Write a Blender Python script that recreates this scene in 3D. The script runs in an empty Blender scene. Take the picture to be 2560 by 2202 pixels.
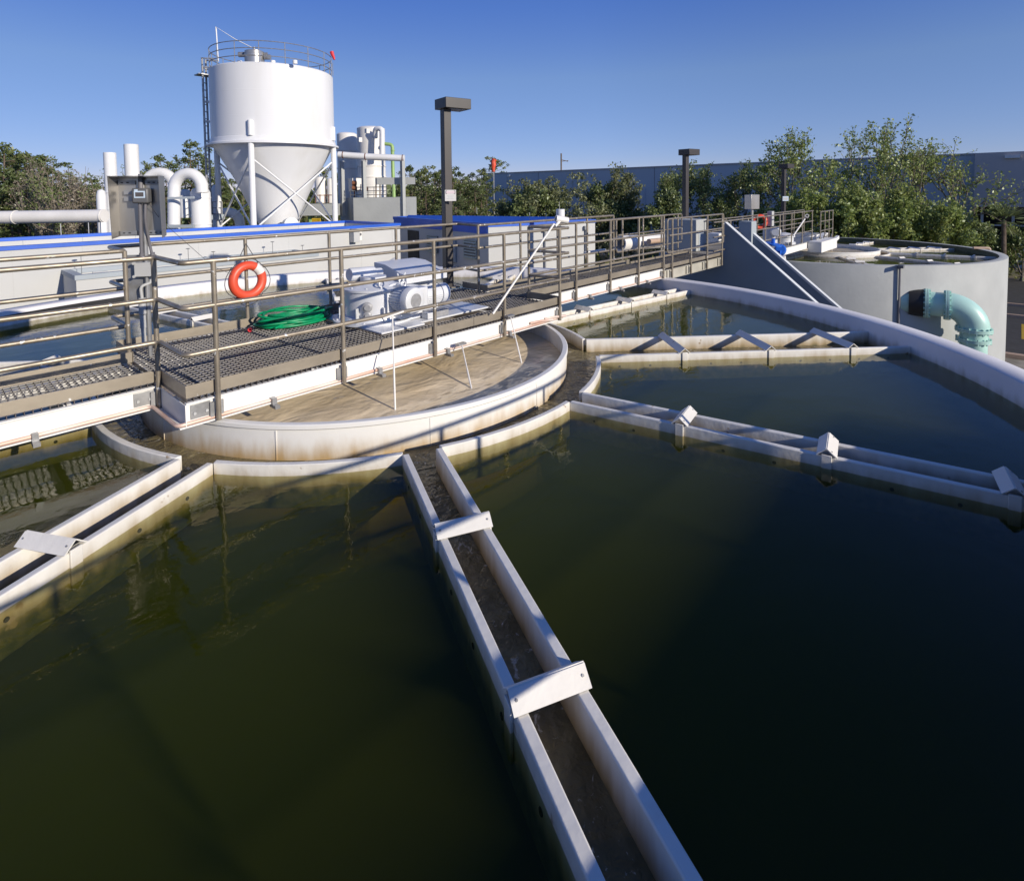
import bpy, bmesh, math, random
from math import pi, sin, cos, tan, sqrt, atan2, hypot
from mathutils import Vector, Matrix
rnd = random.Random(7)
SC = bpy.context.scene
COL = SC.collection

# ------------------------------------------------------------------ camera constants (site frame: X along the bridge, Z up, metres)
CAM = Vector((-3.8604969591, -5.8887289577, 2.0))
CF = Vector((0.7379413073, 0.6729526973, -0.0507670582))
CR = Vector((0.6734097660, -0.7392010465, -0.0100548467))
CU = Vector((0.0442934988, 0.0267671460, 0.9986599050))
FPX, PPX, PPY = 1394.2398925, 1280.0, 549.2929860

def ray(x, y): return CF + CR * ((x - PPX) / FPX) - CU * ((y - PPY) / FPX)
def AY(x, y, Y): d = ray(x, y); return CAM + d * ((Y - CAM.y) / d.y)
def AX(x, y, X): d = ray(x, y); return CAM + d * ((X - CAM.x) / d.x)
def AZ(x, y, Z): d = ray(x, y); return CAM + d * ((Z - CAM.z) / d.z)
def AD(x, y, t): return CAM + ray(x, y) * t
def V(*a): return Vector(a)

# ------------------------------------------------------------------ objects
def tag(o, label=None, cat=None, group=None, kind=None):
    for k, v in (('label', label), ('category', cat), ('group', group), ('kind', kind)):
        if v: o[k] = v
    return o

def thing(name, label, cat, loc=(0, 0, 0), group=None):
    o = bpy.data.objects.new(name, None); COL.objects.link(o)
    o.location = loc; o.empty_display_size = .2
    return tag(o, label, cat, group)

WORLD = {}
def copy_tree(o, parent=None):
    c = o.copy(); COL.objects.link(c); c.parent = parent
    for ch in [x for x in bpy.data.objects if x.parent == o]:
        copy_tree(ch, c)
    return c

class MB:
    def __init__(s): s.v = []; s.f = []
    def add(s, vs, fs):
        b = len(s.v); s.v.extend([tuple(p) for p in vs]); s.f.extend([tuple(i + b for i in f) for f in fs]); return s
    def box(s, x0, x1, y0, y1, z0, z1):
        return s.add([(x0, y0, z0), (x1, y0, z0), (x1, y1, z0), (x0, y1, z0), (x0, y0, z1), (x1, y0, z1), (x1, y1, z1), (x0, y1, z1)],
                     [(0, 3, 2, 1), (4, 5, 6, 7), (0, 1, 5, 4), (1, 2, 6, 5), (2, 3, 7, 6), (3, 0, 4, 7)])
    def obox(s, c, ax, ay, az):
        "box by centre and three half-axis vectors"
        c, ax, ay, az = Vector(c), Vector(ax), Vector(ay), Vector(az)
        p = [c + ax * i + ay * j + az * k for k in (-1, 1) for i, j in ((-1, -1), (1, -1), (1, 1), (-1, 1))]
        return s.add(p, [(0, 3, 2, 1), (4, 5, 6, 7), (0, 1, 5, 4), (1, 2, 6, 5), (2, 3, 7, 6), (3, 0, 4, 7)])
    def bar(s, a, b, w, h, up=(0, 0, 1)):
        "rectangular bar from a to b, w across, h along up"
        a, b = Vector(a), Vector(b); d = (b - a); L = d.length; d.normalize()
        x = d.cross(Vector(up))
        if x.length < 1e-4: x = d.cross(Vector((1, 0, 0)))
        x.normalize(); u = x.cross(d)
        return s.obox((a + b) / 2, d * (L / 2), x * (w / 2), u * (h / 2))
    def tube(s, pts, r, n=10, closed=False, cap=True, r2=None):
        pts = [Vector(p) for p in pts]; m = len(pts)
        tang = []
        for i in range(m):
            a = pts[i - 1] if (i > 0 or closed) else pts[i]
            b = pts[(i + 1) % m] if (i < m - 1 or closed) else pts[i]
            t = b - a
            tang.append(t.normalized() if t.length > 1e-9 else Vector((0, 0, 1)))
        t0 = tang[0]; x = t0.cross(Vector((0, 0, 1)))
        if x.length < .05: x = t0.cross(Vector((1, 0, 0)))
        x.normalize(); vs = []
        for i in range(m):
            t = tang[i]; x = (x - t * x.dot(t)).normalized(); y = t.cross(x)
            k = 1.0
            if 0 < i < m - 1 or closed:
                d1 = (pts[i] - pts[i - 1]).normalized()
                k = 1 / max(.6, d1.dot(t))
            rr = r if r2 is None else r + (r2 - r) * i / (m - 1)
            if isinstance(r, (list, tuple)): rr = r[i]
            for j in range(n):
                a = 2 * pi * j / n
                vs.append(pts[i] + (x * cos(a) + y * sin(a)) * rr * k)
        fs = []
        for i in range(m if closed else m - 1):
            for j in range(n):
                a, b = i * n + j, i * n + (j + 1) % n
                c, d = ((i + 1) % m) * n + (j + 1) % n, ((i + 1) % m) * n + j
                fs.append((a, b, c, d))
        if cap and not closed:
            fs.append(tuple(range(n - 1, -1, -1))); fs.append(tuple((m - 1) * n + j for j in range(n)))
        return s.add(vs, fs)
    def lathe(s, prof, c=(0, 0, 0), n=32, axis=(0, 0, 1), closed=False, a0=0., a1=2 * pi):
        "profile [(r,z)] turned about axis through c"
        c = Vector(c); ax = Vector(axis).normalized()
        x = ax.cross(Vector((0, 0, 1)))
        if x.length < .05: x = Vector((1, 0, 0))
        x.normalize(); y = ax.cross(x)
        full = abs(a1 - a0 - 2 * pi) < 1e-6; m = n if full else n + 1
        vs = []
        for r, z in prof:
            for j in range(m):
                a = a0 + (a1 - a0) * j / n
                vs.append(c + ax * z + (x * cos(a) + y * sin(a)) * r)
        fs = []; k = len(prof)
        for i in range(k if closed else k - 1):
            for j in range(n):
                j2 = (j + 1) % m; i2 = (i + 1) % k
                fs.append((i * m + j, i * m + j2, i2 * m + j2, i2 * m + j))
        if closed and not full:
            fs.append(tuple(i * m for i in range(k))); fs.append(tuple(i * m + n for i in reversed(range(k))))
        return s.add(vs, fs)
    def prism(s, poly, z0, z1):
        n = len(poly); vs = [(x, y, z0) for x, y in poly] + [(x, y, z1) for x, y in poly]
        fs = [tuple(range(n - 1, -1, -1)), tuple(range(n, 2 * n))] + [(i, (i + 1) % n, n + (i + 1) % n, n + i) for i in range(n)]
        return s.add(vs, fs)
    def extrude(s, poly3, off):
        "closed 3-D polygon extruded by a vector"
        n = len(poly3); o = Vector(off); p = [Vector(q) for q in poly3]
        return s.add(p + [q + o for q in p], [tuple(range(n - 1, -1, -1)), tuple(range(n, 2 * n))] + [(i, (i + 1) % n, n + (i + 1) % n, n + i) for i in range(n)])
    def build(s, name, mat, parent=None, bevel=0, angle=35, recalc=True, origin=None):
        root = Vector((0, 0, 0))
        if parent is not None:
            q = parent
            while q is not None: root += q.location; q = q.parent
            off = root
        else:
            if origin is None:
                xs = [p[0] for p in s.v]; ys = [p[1] for p in s.v]; zs = [p[2] for p in s.v]
                origin = ((min(xs) + max(xs)) / 2, (min(ys) + max(ys)) / 2, min(zs))
            off = Vector(origin)
        me = bpy.data.meshes.new(name)
        me.from_pydata([(p[0] - off.x, p[1] - off.y, p[2] - off.z) for p in s.v], [], s.f)
        if recalc:
            bm = bmesh.new(); bm.from_mesh(me); bmesh.ops.remove_doubles(bm, verts=bm.verts, dist=1e-6)
            bmesh.ops.recalc_face_normals(bm, faces=bm.faces); bm.to_mesh(me); bm.free()
        me.polygons.foreach_set('use_smooth', [True] * len(me.polygons))
        me.set_sharp_from_angle(angle=math.radians(angle))
        me.materials.append(mat)
        o = bpy.data.objects.new(name, me); COL.objects.link(o)
        if parent is not None: o.parent = parent
        else: o.location = off
        if bevel:
            b = o.modifiers.new('bevel', 'BEVEL'); b.width = bevel; b.segments = 2; b.limit_method = 'ANGLE'; b.angle_limit = math.radians(40)
            b.harden_normals = False
        return o

def arc(cx, cy, r, a0, a1, n):
    return [(cx + r * cos(a0 + (a1 - a0) * i / n), cy + r * sin(a0 + (a1 - a0) * i / n)) for i in range(n + 1)]

def rounded(pts, r, n=5):
    "polyline with rounded corners"
    pts = [Vector(p) for p in pts]; out = [pts[0]]
    for i in range(1, len(pts) - 1):
        a, b, c = pts[i - 1], pts[i], pts[i + 1]
        u, w = (a - b).normalized(), (c - b).normalized()
        k = min(r, (a - b).length * .45, (c - b).length * .45)
        p, q = b + u * k, b + w * k
        for j in range(n + 1):
            t = j / n
            out.append(p * (1 - t) ** 2 + b * 2 * t * (1 - t) + q * t * t)
    out.append(pts[-1]); return out

# ------------------------------------------------------------------ materials
def newmat(name):
    m = bpy.data.materials.new(name); m.use_nodes = True
    nt = m.node_tree; nt.nodes.clear()
    o = nt.nodes.new('ShaderNodeOutputMaterial'); return m, nt, o
def nd(nt, t, **k):
    n = nt.nodes.new(t)
    for a, b in k.items(): setattr(n, a, b)
    return n
def setin(n, **k):
    for a, b in k.items(): n.inputs[a.replace('_', ' ')].default_value = b
def rgb(c): return (c[0], c[1], c[2], 1)
def noise_fac(nt, scale, lo=.35, hi=.65, detail=4, stretch=None, coord='Object'):
    tc = nd(nt, 'ShaderNodeTexCoord'); src = tc.outputs[coord]
    if coord == 'Position':
        src = nd(nt, 'ShaderNodeNewGeometry').outputs['Position']
    if stretch:
        mp = nd(nt, 'ShaderNodeMapping'); mp.inputs['Scale'].default_value = stretch; nt.links.new(src, mp.inputs['Vector']); src = mp.outputs[0]
    no = nd(nt, 'ShaderNodeTexNoise'); no.inputs['Scale'].default_value = scale; no.inputs['Detail'].default_value = detail
    nt.links.new(src, no.inputs['Vector'])
    mr = nd(nt, 'ShaderNodeMapRange'); mr.inputs['From Min'].default_value = lo; mr.inputs['From Max'].default_value = hi
    nt.links.new(no.outputs['Fac'], mr.inputs['Value']); return mr.outputs['Result'], no.outputs['Fac']
def mixc(nt, fac, a, b, blend='MIX'):
    m = nd(nt, 'ShaderNodeMix', data_type='RGBA', blend_type=blend)
    for s, v in ((m.inputs[0], fac), (m.inputs[6], a), (m.inputs[7], b)):
        if hasattr(v, 'is_linked') or hasattr(v, 'node'): nt.links.new(v, s)
        else: s.default_value = v if not isinstance(v, tuple) else rgb(v)
    return m.outputs[2]

def pmat(name, col, rough=.5, metal=0., var=.12, scale=3., bump=0., bscale=30., col2=None, lo=.35, hi=.65, spots=None, stretch=None, spec=.5, rvar=.1, coat=0., stain=None, deep=None):
    """paint / metal / stone: two-tone noise, optional second tone, specks (colour, scale, threshold), bump.
    stain=(colour, z_full, z_none): water-line staining by world height"""
    m, nt, o = newmat(name)
    b = nd(nt, 'ShaderNodeBsdfPrincipled'); nt.links.new(b.outputs[0], o.inputs[0])
    c2 = col2 or tuple(max(0, x * (1 - var * 2)) for x in col)
    f, raw = noise_fac(nt, scale, lo, hi, 5, stretch)
    c = mixc(nt, f, tuple(col), tuple(c2))
    if stain:
        sc, zf, zn = stain
        g = nd(nt, 'ShaderNodeTexCoord'); sx = nd(nt, 'ShaderNodeSeparateXYZ'); nt.links.new(g.outputs['Object'], sx.inputs[0])
        f3, raw3 = noise_fac(nt, 9, .2, .8, 4, (1, 1, .25))
        ma = nd(nt, 'ShaderNodeMath', operation='MULTIPLY_ADD'); nt.links.new(f3, ma.inputs[0]); ma.inputs[1].default_value = (zn - zf) * .85; nt.links.new(sx.outputs['Z'], ma.inputs[2])
        mr = nd(nt, 'ShaderNodeMapRange', interpolation_type='SMOOTHSTEP'); mr.inputs['From Min'].default_value = zf + (zn - zf) * .1; mr.inputs['From Max'].default_value = zn + (zn - zf) * .6
        mr.inputs['To Min'].default_value = 1; mr.inputs['To Max'].default_value = 0
        nt.links.new(ma.outputs[0], mr.inputs['Value'])
        c = mixc(nt, mr.outputs['Result'], c, tuple(sc))
        if deep:
            dc, dc2, z0_, z1_ = deep
            f5, raw5 = noise_fac(nt, 16, .35, .65, 4)
            mr2 = nd(nt, 'ShaderNodeMapRange', interpolation_type='SMOOTHSTEP'); mr2.inputs['From Min'].default_value = z0_; mr2.inputs['From Max'].default_value = z1_; mr2.inputs['To Min'].default_value = 1; mr2.inputs['To Max'].default_value = 0
            nt.links.new(ma.outputs[0], mr2.inputs['Value'])
            c = mixc(nt, mr2.outputs['Result'], c, mixc(nt, f5, tuple(dc), tuple(dc2)))
    if spots:
        sc, ss, th = spots
        f2, _ = noise_fac(nt, ss, th, th + .03, 3)
        c = mixc(nt, f2, c, tuple(sc))
    nt.links.new(c, b.inputs['Base Color'])
    setin(b, Metallic=metal, Roughness=rough); b.inputs['Specular IOR Level'].default_value = spec; b.inputs['Coat Weight'].default_value = coat
    if rvar:
        mr = nd(nt, 'ShaderNodeMapRange'); mr.inputs['To Min'].default_value = max(.03, rough - rvar); mr.inputs['To Max'].default_value = min(1, rough + rvar)
        nt.links.new(raw, mr.inputs['Value']); nt.links.new(mr.outputs['Result'], b.inputs['Roughness'])
    if bump:
        f4, raw4 = noise_fac(nt, bscale, 0, 1, 6)
        bp = nd(nt, 'ShaderNodeBump'); bp.inputs['Strength'].default_value = min(1, bump); bp.inputs['Distance'].default_value = .01
        nt.links.new(raw4, bp.inputs['Height']); nt.links.new(bp.outputs[0], b.inputs['Normal'])
    return m

def leafmat(name, c1, c2, c3=None, trans=.35):
    m, nt, o = newmat(name)
    f, raw = noise_fac(nt, .9, .38, .62, 3)
    f2, _ = noise_fac(nt, 11., .3, .7, 2)
    c = mixc(nt, f, tuple(c1), tuple(c2))
    if c3: c = mixc(nt, f2, c, tuple(c3))
    d = nd(nt, 'ShaderNodeBsdfDiffuse'); t = nd(nt, 'ShaderNodeBsdfTranslucent'); g = nd(nt, 'ShaderNodeBsdfGlossy'); g.inputs['Roughness'].default_value = .45
    nt.links.new(c, d.inputs[0]); nt.links.new(c, t.inputs[0]); g.inputs[0].default_value = (.8, .85, .8, 1)
    mx = nd(nt, 'ShaderNodeMixShader'); mx.inputs[0].default_value = trans
    nt.links.new(d.outputs[0], mx.inputs[1]); nt.links.new(t.outputs[0], mx.inputs[2])
    m2 = nd(nt, 'ShaderNodeMixShader'); m2.inputs[0].default_value = .05
    nt.links.new(mx.outputs[0], m2.inputs[1]); nt.links.new(g.outputs[0], m2.inputs[2])
    nt.links.new(m2.outputs[0], o.inputs[0]); return m

def watermat(name, murk, clear, murk_fac, bumps, absorb=None, rough=.02, murk2=None, mscale=.6, foam=None):
    "murk: turbid colour near the surface, clear: tint of what is seen through, bumps: [(scale, distance, stretch)]"
    m, nt, o = newmat(name)
    pos = nd(nt, 'ShaderNodeNewGeometry').outputs['Position']
    normal = None
    for sc, dist, st in bumps:
        mp = nd(nt, 'ShaderNodeMapping'); mp.inputs['Scale'].default_value = st; mp.inputs['Rotation'].default_value = (0, 0, .5); nt.links.new(pos, mp.inputs[0])
        no = nd(nt, 'ShaderNodeTexNoise'); no.inputs['Scale'].default_value = sc; no.inputs['Detail'].default_value = 3; no.inputs['Distortion'].default_value = .6
        nt.links.new(mp.outputs[0], no.inputs['Vector'])
        bp = nd(nt, 'ShaderNodeBump'); bp.inputs['Strength'].default_value = 1; bp.inputs['Distance'].default_value = dist
        nt.links.new(no.outputs['Fac'], bp.inputs['Height'])
        if normal: nt.links.new(normal, bp.inputs['Normal'])
        normal = bp.outputs[0]
    vd = nd(nt, 'ShaderNodeVectorMath', operation='DOT_PRODUCT'); nt.links.new(nd(nt, 'ShaderNodeNewGeometry').outputs['Incoming'], vd.inputs[0]); nt.links.new(normal, vd.inputs[1])
    ab = nd(nt, 'ShaderNodeMath', operation='ABSOLUTE'); nt.links.new(vd.outputs['Value'], ab.inputs[0])
    om = nd(nt, 'ShaderNodeMath', operation='SUBTRACT', use_clamp=True); om.inputs[0].default_value = 1; nt.links.new(ab.outputs[0], om.inputs[1])
    pw = nd(nt, 'ShaderNodeMath', operation='POWER'); nt.links.new(om.outputs[0], pw.inputs[0]); pw.inputs[1].default_value = 5
    fr = nd(nt, 'ShaderNodeMath', operation='MULTIPLY_ADD'); nt.links.new(pw.outputs[0], fr.inputs[0]); fr.inputs[1].default_value = .985; fr.inputs[2].default_value = .015
    gl = nd(nt, 'ShaderNodeBsdfGlossy'); gl.inputs['Roughness'].default_value = rough; nt.links.new(normal, gl.inputs['Normal'])
    df = nd(nt, 'ShaderNodeBsdfDiffuse')
    if murk2:
        no = nd(nt, 'ShaderNodeTexNoise'); no.inputs['Scale'].default_value = mscale; no.inputs['Detail'].default_value = 5; no.inputs['Distortion'].default_value = 1.2; nt.links.new(pos, no.inputs['Vector'])
        mr = nd(nt, 'ShaderNodeMapRange'); mr.inputs['From Min'].default_value = .38; mr.inputs['From Max'].default_value = .64; nt.links.new(no.outputs['Fac'], mr.inputs[0])
        c = mixc(nt, mr.outputs[0], tuple(murk), tuple(murk2))
        if foam:
            mpf = nd(nt, 'ShaderNodeMapping'); mpf.inputs['Scale'].default_value = (1, 1, 1); nt.links.new(pos, mpf.inputs[0])
            nf = nd(nt, 'ShaderNodeTexNoise'); nf.inputs['Scale'].default_value = foam[0]; nf.inputs['Detail'].default_value = 6; nf.inputs['Roughness'].default_value = .7; nf.inputs['Distortion'].default_value = 1.5; nt.links.new(mpf.outputs[0], nf.inputs['Vector'])
            mf = nd(nt, 'ShaderNodeMapRange'); mf.inputs['From Min'].default_value = foam[1]; mf.inputs['From Max'].default_value = foam[1] + .07; nt.links.new(nf.outputs['Fac'], mf.inputs[0])
            c = mixc(nt, mf.outputs[0], c, foam[2])
        nt.links.new(c, df.inputs[0])
    else: df.inputs[0].default_value = rgb(murk)
    nt.links.new(normal, df.inputs['Normal'])
    tr = nd(nt, 'ShaderNodeBsdfTransparent'); tr.inputs[0].default_value = rgb(clear)
    a = nd(nt, 'ShaderNodeMixShader'); a.inputs[0].default_value = murk_fac; nt.links.new(tr.outputs[0], a.inputs[1]); nt.links.new(df.outputs[0], a.inputs[2])
    b = nd(nt, 'ShaderNodeMixShader'); nt.links.new(fr.outputs[0], b.inputs[0]); nt.links.new(a.outputs[0], b.inputs[1]); nt.links.new(gl.outputs[0], b.inputs[2])
    nt.links.new(b.outputs[0], o.inputs[0])
    if absorb:
        va = nd(nt, 'ShaderNodeVolumeAbsorption'); va.inputs[0].default_value = rgb(absorb[0]); va.inputs[1].default_value = absorb[1]
        vs_ = nd(nt, 'ShaderNodeVolumeScatter'); vs_.inputs['Color'].default_value = rgb(absorb[2]); vs_.inputs['Density'].default_value = absorb[3]; vs_.inputs['Anisotropy'].default_value = .1
        ad = nd(nt, 'ShaderNodeAddShader'); nt.links.new(va.outputs[0], ad.inputs[0]); nt.links.new(vs_.outputs[0], ad.inputs[1])
        nt.links.new(ad.outputs[0], o.inputs['Volume'])
    return m

M = {}
M['launder'] = pmat('white_launder_paint', (.78, .75, .69), .55, var=.05, scale=2.2, bump=.35, bscale=14, stain=((.36, .27, .15), .33 - .145, .33 - .02), deep=((.135, .115, .045), (.055, .06, .016), .33 - .17, .33 - .085), spots=((.34, .25, .16), 6, .70))
M['well'] = pmat('white_well_paint', (.80, .78, .73), .5, var=.04, scale=1.5, bump=.12, bscale=10, stain=((.42, .28, .12), 1.2 - .17, 1.2), spots=((.40, .2, .08), 7, .76))
M['wallwhite'] = pmat('white_wall_paint', (.74, .72, .72), .6, var=.05, scale=1.2, bump=.25, bscale=8, stain=((.30, .25, .16), 4.5 - .14, 4.5), deep=((.13, .12, .06), (.08, .085, .035), 4.5 - .25, 4.5 - .08))
M['beam'] = pmat('white_beam_paint', (.82, .80, .76), .5, var=.04, scale=2, bump=.1, bscale=12, spots=((.45, .2, .08), 3.3, .735))
M['aluminium'] = pmat('raw_beam', (.52, .49, .41), .5, .15, var=.12, scale=3)
M['steel'] = pmat('weathered_stainless', (.38, .325, .25), .40, .5, var=.18, scale=7, spots=((.72, .7, .66), 19, .665), rvar=.12)
M['toe'] = pmat('weathered_toe_plate', (.36, .31, .24), .48, .45, var=.12, scale=4, spots=((.75, .73, .7), 14, .72), stretch=(1, 1, 1.5))
M['rod'] = pmat('sunlit_rod_steel', (.42, .40, .38), .4, .5, var=.15, scale=9)  # paler than the bearing bars: sunlight on the rod tops put into the colour
M['cap'] = pmat('pale_top_edge', (.62, .64, .65), .7, var=.06, scale=2)
M['grate'] = pmat('grating_steel', (.15, .13, .125), .5, .45, var=.25, scale=9)
M['copper'] = pmat('faded_copper_pipe', (.58, .36, .27), .5, .1, var=.1, scale=2.2, col2=(.72, .60, .52))
M['galv'] = pmat('galvanised_steel', (.42, .42, .42), .45, .6, var=.18, scale=9)
M['cab'] = pmat('stainless_sheet', (.50, .48, .45), .34, .75, var=.12, scale=2.5, stretch=(1, 1, .3), col2=(.34, .31, .27))
M['greyplastic'] = pmat('grey_plastic', (.13, .13, .135), .45, var=.08)
M['conduit'] = pmat('grey_conduit', (.17, .165, .18), .5, var=.08)
M['lightgrey'] = pmat('light_grey_plastic', (.48, .48, .47), .5, var=.06)
M['screen'] = pmat('display_glass', (.10, .09, .09), .15, var=.05)
M['paleblue'] = pmat('pale_bezel', (.55, .66, .78), .4, var=.03)
M['white'] = pmat('white_gloss_paint', (.74, .74, .74), .4, var=.03, scale=1.1, spec=.5, col2=(.66, .65, .62), stretch=(1, 1, .16), lo=.48, hi=.8)
M['offwhite'] = pmat('off_white_paint', (.80, .77, .72), .45, var=.06, scale=1.2)
M['motor'] = pmat('silver_white_enamel', (.70, .71, .73), .36, .1, var=.06, scale=4, bump=.06, bscale=40)
M['motordark'] = pmat('motor_grille', (.34, .34, .35), .5, .1, var=.1, scale=30)
M['black'] = pmat('black_rubber', (.018, .018, .02), .6, var=.2)
M['darkbronze'] = pmat('dark_bronze_paint', (.045, .038, .036), .45, var=.08, scale=2)
M['lens'] = pmat('frosted_lens', (.5, .5, .5), .3, var=.05)
M['orange'] = pmat('orange_plastic', (.72, .075, .03), .42, var=.12, scale=3, col2=(.66, .10, .05), spots=((.8, .5, .4), 25, .74))
M['hose'] = pmat('green_hose', (.0, .30, .11), .38, var=.2, scale=14)
M['red'] = pmat('red_plastic', (.7, .03, .04), .4, var=.08)
M['rope'] = pmat('dark_rope', (.06, .06, .07), .7)
M['facade'] = pmat('pale_grey_stucco', (.52, .52, .505), .7, var=.05, scale=.5, bump=.1, bscale=25)
M['blue'] = pmat('blue_fascia', (.022, .115, .58), .42, var=.1, scale=1.4)
M['concrete'] = pmat('grey_painted_concrete', (.41, .42, .405), .75, var=.14, scale=.9, bump=.5, bscale=7, col2=(.345, .355, .345), lo=.3, hi=.75)
M['greywall'] = pmat('grey_wall_paint', (.36, .40, .43), .7, var=.06, scale=.8, bump=.15, bscale=10)
M['stairwall'] = pmat('dark_blue_grey_wall', (.18, .235, .30), .75, var=.08, scale=.7, bump=.2, bscale=9)  # parapet faces, darker and bluer than the pale strips along their tops
M['rawconcrete'] = pmat('raw_concrete', (.30, .27, .22), .8, var=.2, scale=2, bump=.4, bscale=12)
M['pipeaqua'] = pmat('aqua_pipe_paint', (.46, .70, .63), .36, var=.06, scale=2.2, bump=.06, bscale=30)
M['warehouse'] = pmat('warehouse_grey', (.47, .52, .57), .7, var=.03, scale=.1)
M['warehouse2'] = pmat('warehouse_taupe', (.50, .47, .46), .7, var=.03, scale=.1)
M['glass'] = pmat('dark_glazing', (.01, .012, .015), .08, var=.1)
M['limegreen'] = pmat('lime_pipe', (.30, .46, .16), .45, var=.1, scale=1)
M['yellow'] = pmat('yellow_paint', (.55, .36, .02), .5, var=.1)
M['rust'] = pmat('rusty_fittings', (.28, .11, .05), .7, var=.3, scale=8)
M['brightblue'] = pmat('bright_blue_valve', (.02, .14, .62), .4, var=.1)
M['tanpipe'] = pmat('tan_plastic', (.48, .34, .24), .5, var=.06)
M['asphalt'] = pmat('asphalt', (.045, .043, .042), .9, var=.15, scale=3, bump=.3, bscale=60)
M['soil'] = pmat('sandy_grass', (.10, .105, .045), .95, var=.2, scale=.3, col2=(.16, .13, .075))
M['bark'] = pmat('bark', (.17, .125, .09), .9, var=.25, scale=6, bump=.5, bscale=18)
M['palebark'] = pmat('pale_bark', (.26, .22, .17), .9, var=.25, scale=5, bump=.4, bscale=18)
M['sludge'] = pmat('dark_tank_floor', (.02, .024, .01), .9, var=.2)
M['algae'] = pmat('dark_orifice', (.03, .028, .012), .8, var=.25, scale=5)
M['oak'] = leafmat('oak_leaves', (.23, .24, .10), (.33, .32, .15), (.15, .18, .075))
M['oakdark'] = leafmat('dark_oak_leaves', (.19, .24, .075), (.29, .32, .115), (.12, .165, .055))
M['bigoak'] = leafmat('bright_oak_leaves', (.29, .36, .085), (.42, .45, .14), (.17, .23, .065))
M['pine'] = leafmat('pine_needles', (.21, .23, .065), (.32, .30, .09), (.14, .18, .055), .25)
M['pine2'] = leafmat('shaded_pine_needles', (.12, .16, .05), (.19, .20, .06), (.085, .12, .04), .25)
M['twig'] = leafmat('dry_twigs', (.27, .23, .17), (.36, .31, .25), (.17, .14, .10), .1)
M['palm'] = leafmat('palm_fronds', (.13, .17, .06), (.2, .22, .09), None, .3)
M['scrub'] = leafmat('undergrowth', (.20, .21, .06), (.29, .26, .09), (.12, .15, .045), .25)
def face_up(o):
    bm = bmesh.new(); bm.from_mesh(o.data)
    bad = [f for f in bm.faces if f.normal.z < 0]
    bmesh.ops.reverse_faces(bm, faces=bad); bm.to_mesh(o.data); bm.free(); return o
# ================================================================== CLARIFIER TANK
RO, RI, ZW = 7.05, 6.75, .144          # outer wall
R1, HW, WT = 2.80, .157, .052          # launder ring radius, trough half width, wall thickness
ZWAT, ZLAU = -.085, -.165              # water outside / inside the launders
tank = thing('clarifier_tank', 'large round tank with low white concrete rim in the foreground, full of green water', 'tank', (0, 0, -4.5))
MB().lathe([(RI, -2.2), (RO, -2.2), (RO, ZW - .012), (RO - .012, ZW), (RI + .012, ZW), (RI, ZW - .012)], (0, 0, 0), 160, closed=True).build('outer_wall', M['wallwhite'], tank, angle=60)
MB().lathe([(RI - .02, -4.5), (RO - .004, -4.5), (RO - .004, -2.2), (RI - .02, -2.2)], (0, 0, 0), 96, closed=True).build('wall_base', M['concrete'], tank)
MB().lathe([(0, -1.9), (RI, -1.9)], (0, 0, 0), 64).build('tank_floor', M['sludge'], tank)

ANG = [-151.4, -115.85, -79.85, -43.85, -7.85, 28.15, 64.15, 100.15, 136.15, 172.15]
ANG = [math.radians(a) for a in ANG]
TW = [.172, HW, HW, .40, HW, HW, HW, HW, HW, HW]; TO = [0, 0, 0, .05, 0, 0, 0, 0, 0, 0]     # half widths, side offsets
BR = [3.83, 4.92, 5.98]
LAB = ['white trough running out to the left edge below the walkway, single cap plate in view',
       'white trough running from the round well straight towards the viewer, the nearest and longest',
       'long white trough running right across the water, three peaked cap plates casting blue shadows',
       'cream trough below the far rim on the right, its peaked cap plates throwing slanted shadows',
       'cream trough lying alongside the far right half of the walkway',
       'white trough just behind the right half of the walkway, seen through the railings',
       'white trough behind the white motor, pointing to the far rim',
       'white trough behind the coiled hose, pointing away to the far rim',
       'white trough behind the orange life ring, pointing to the far left rim',
       'white trough behind the left end of the walkway railings']
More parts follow.
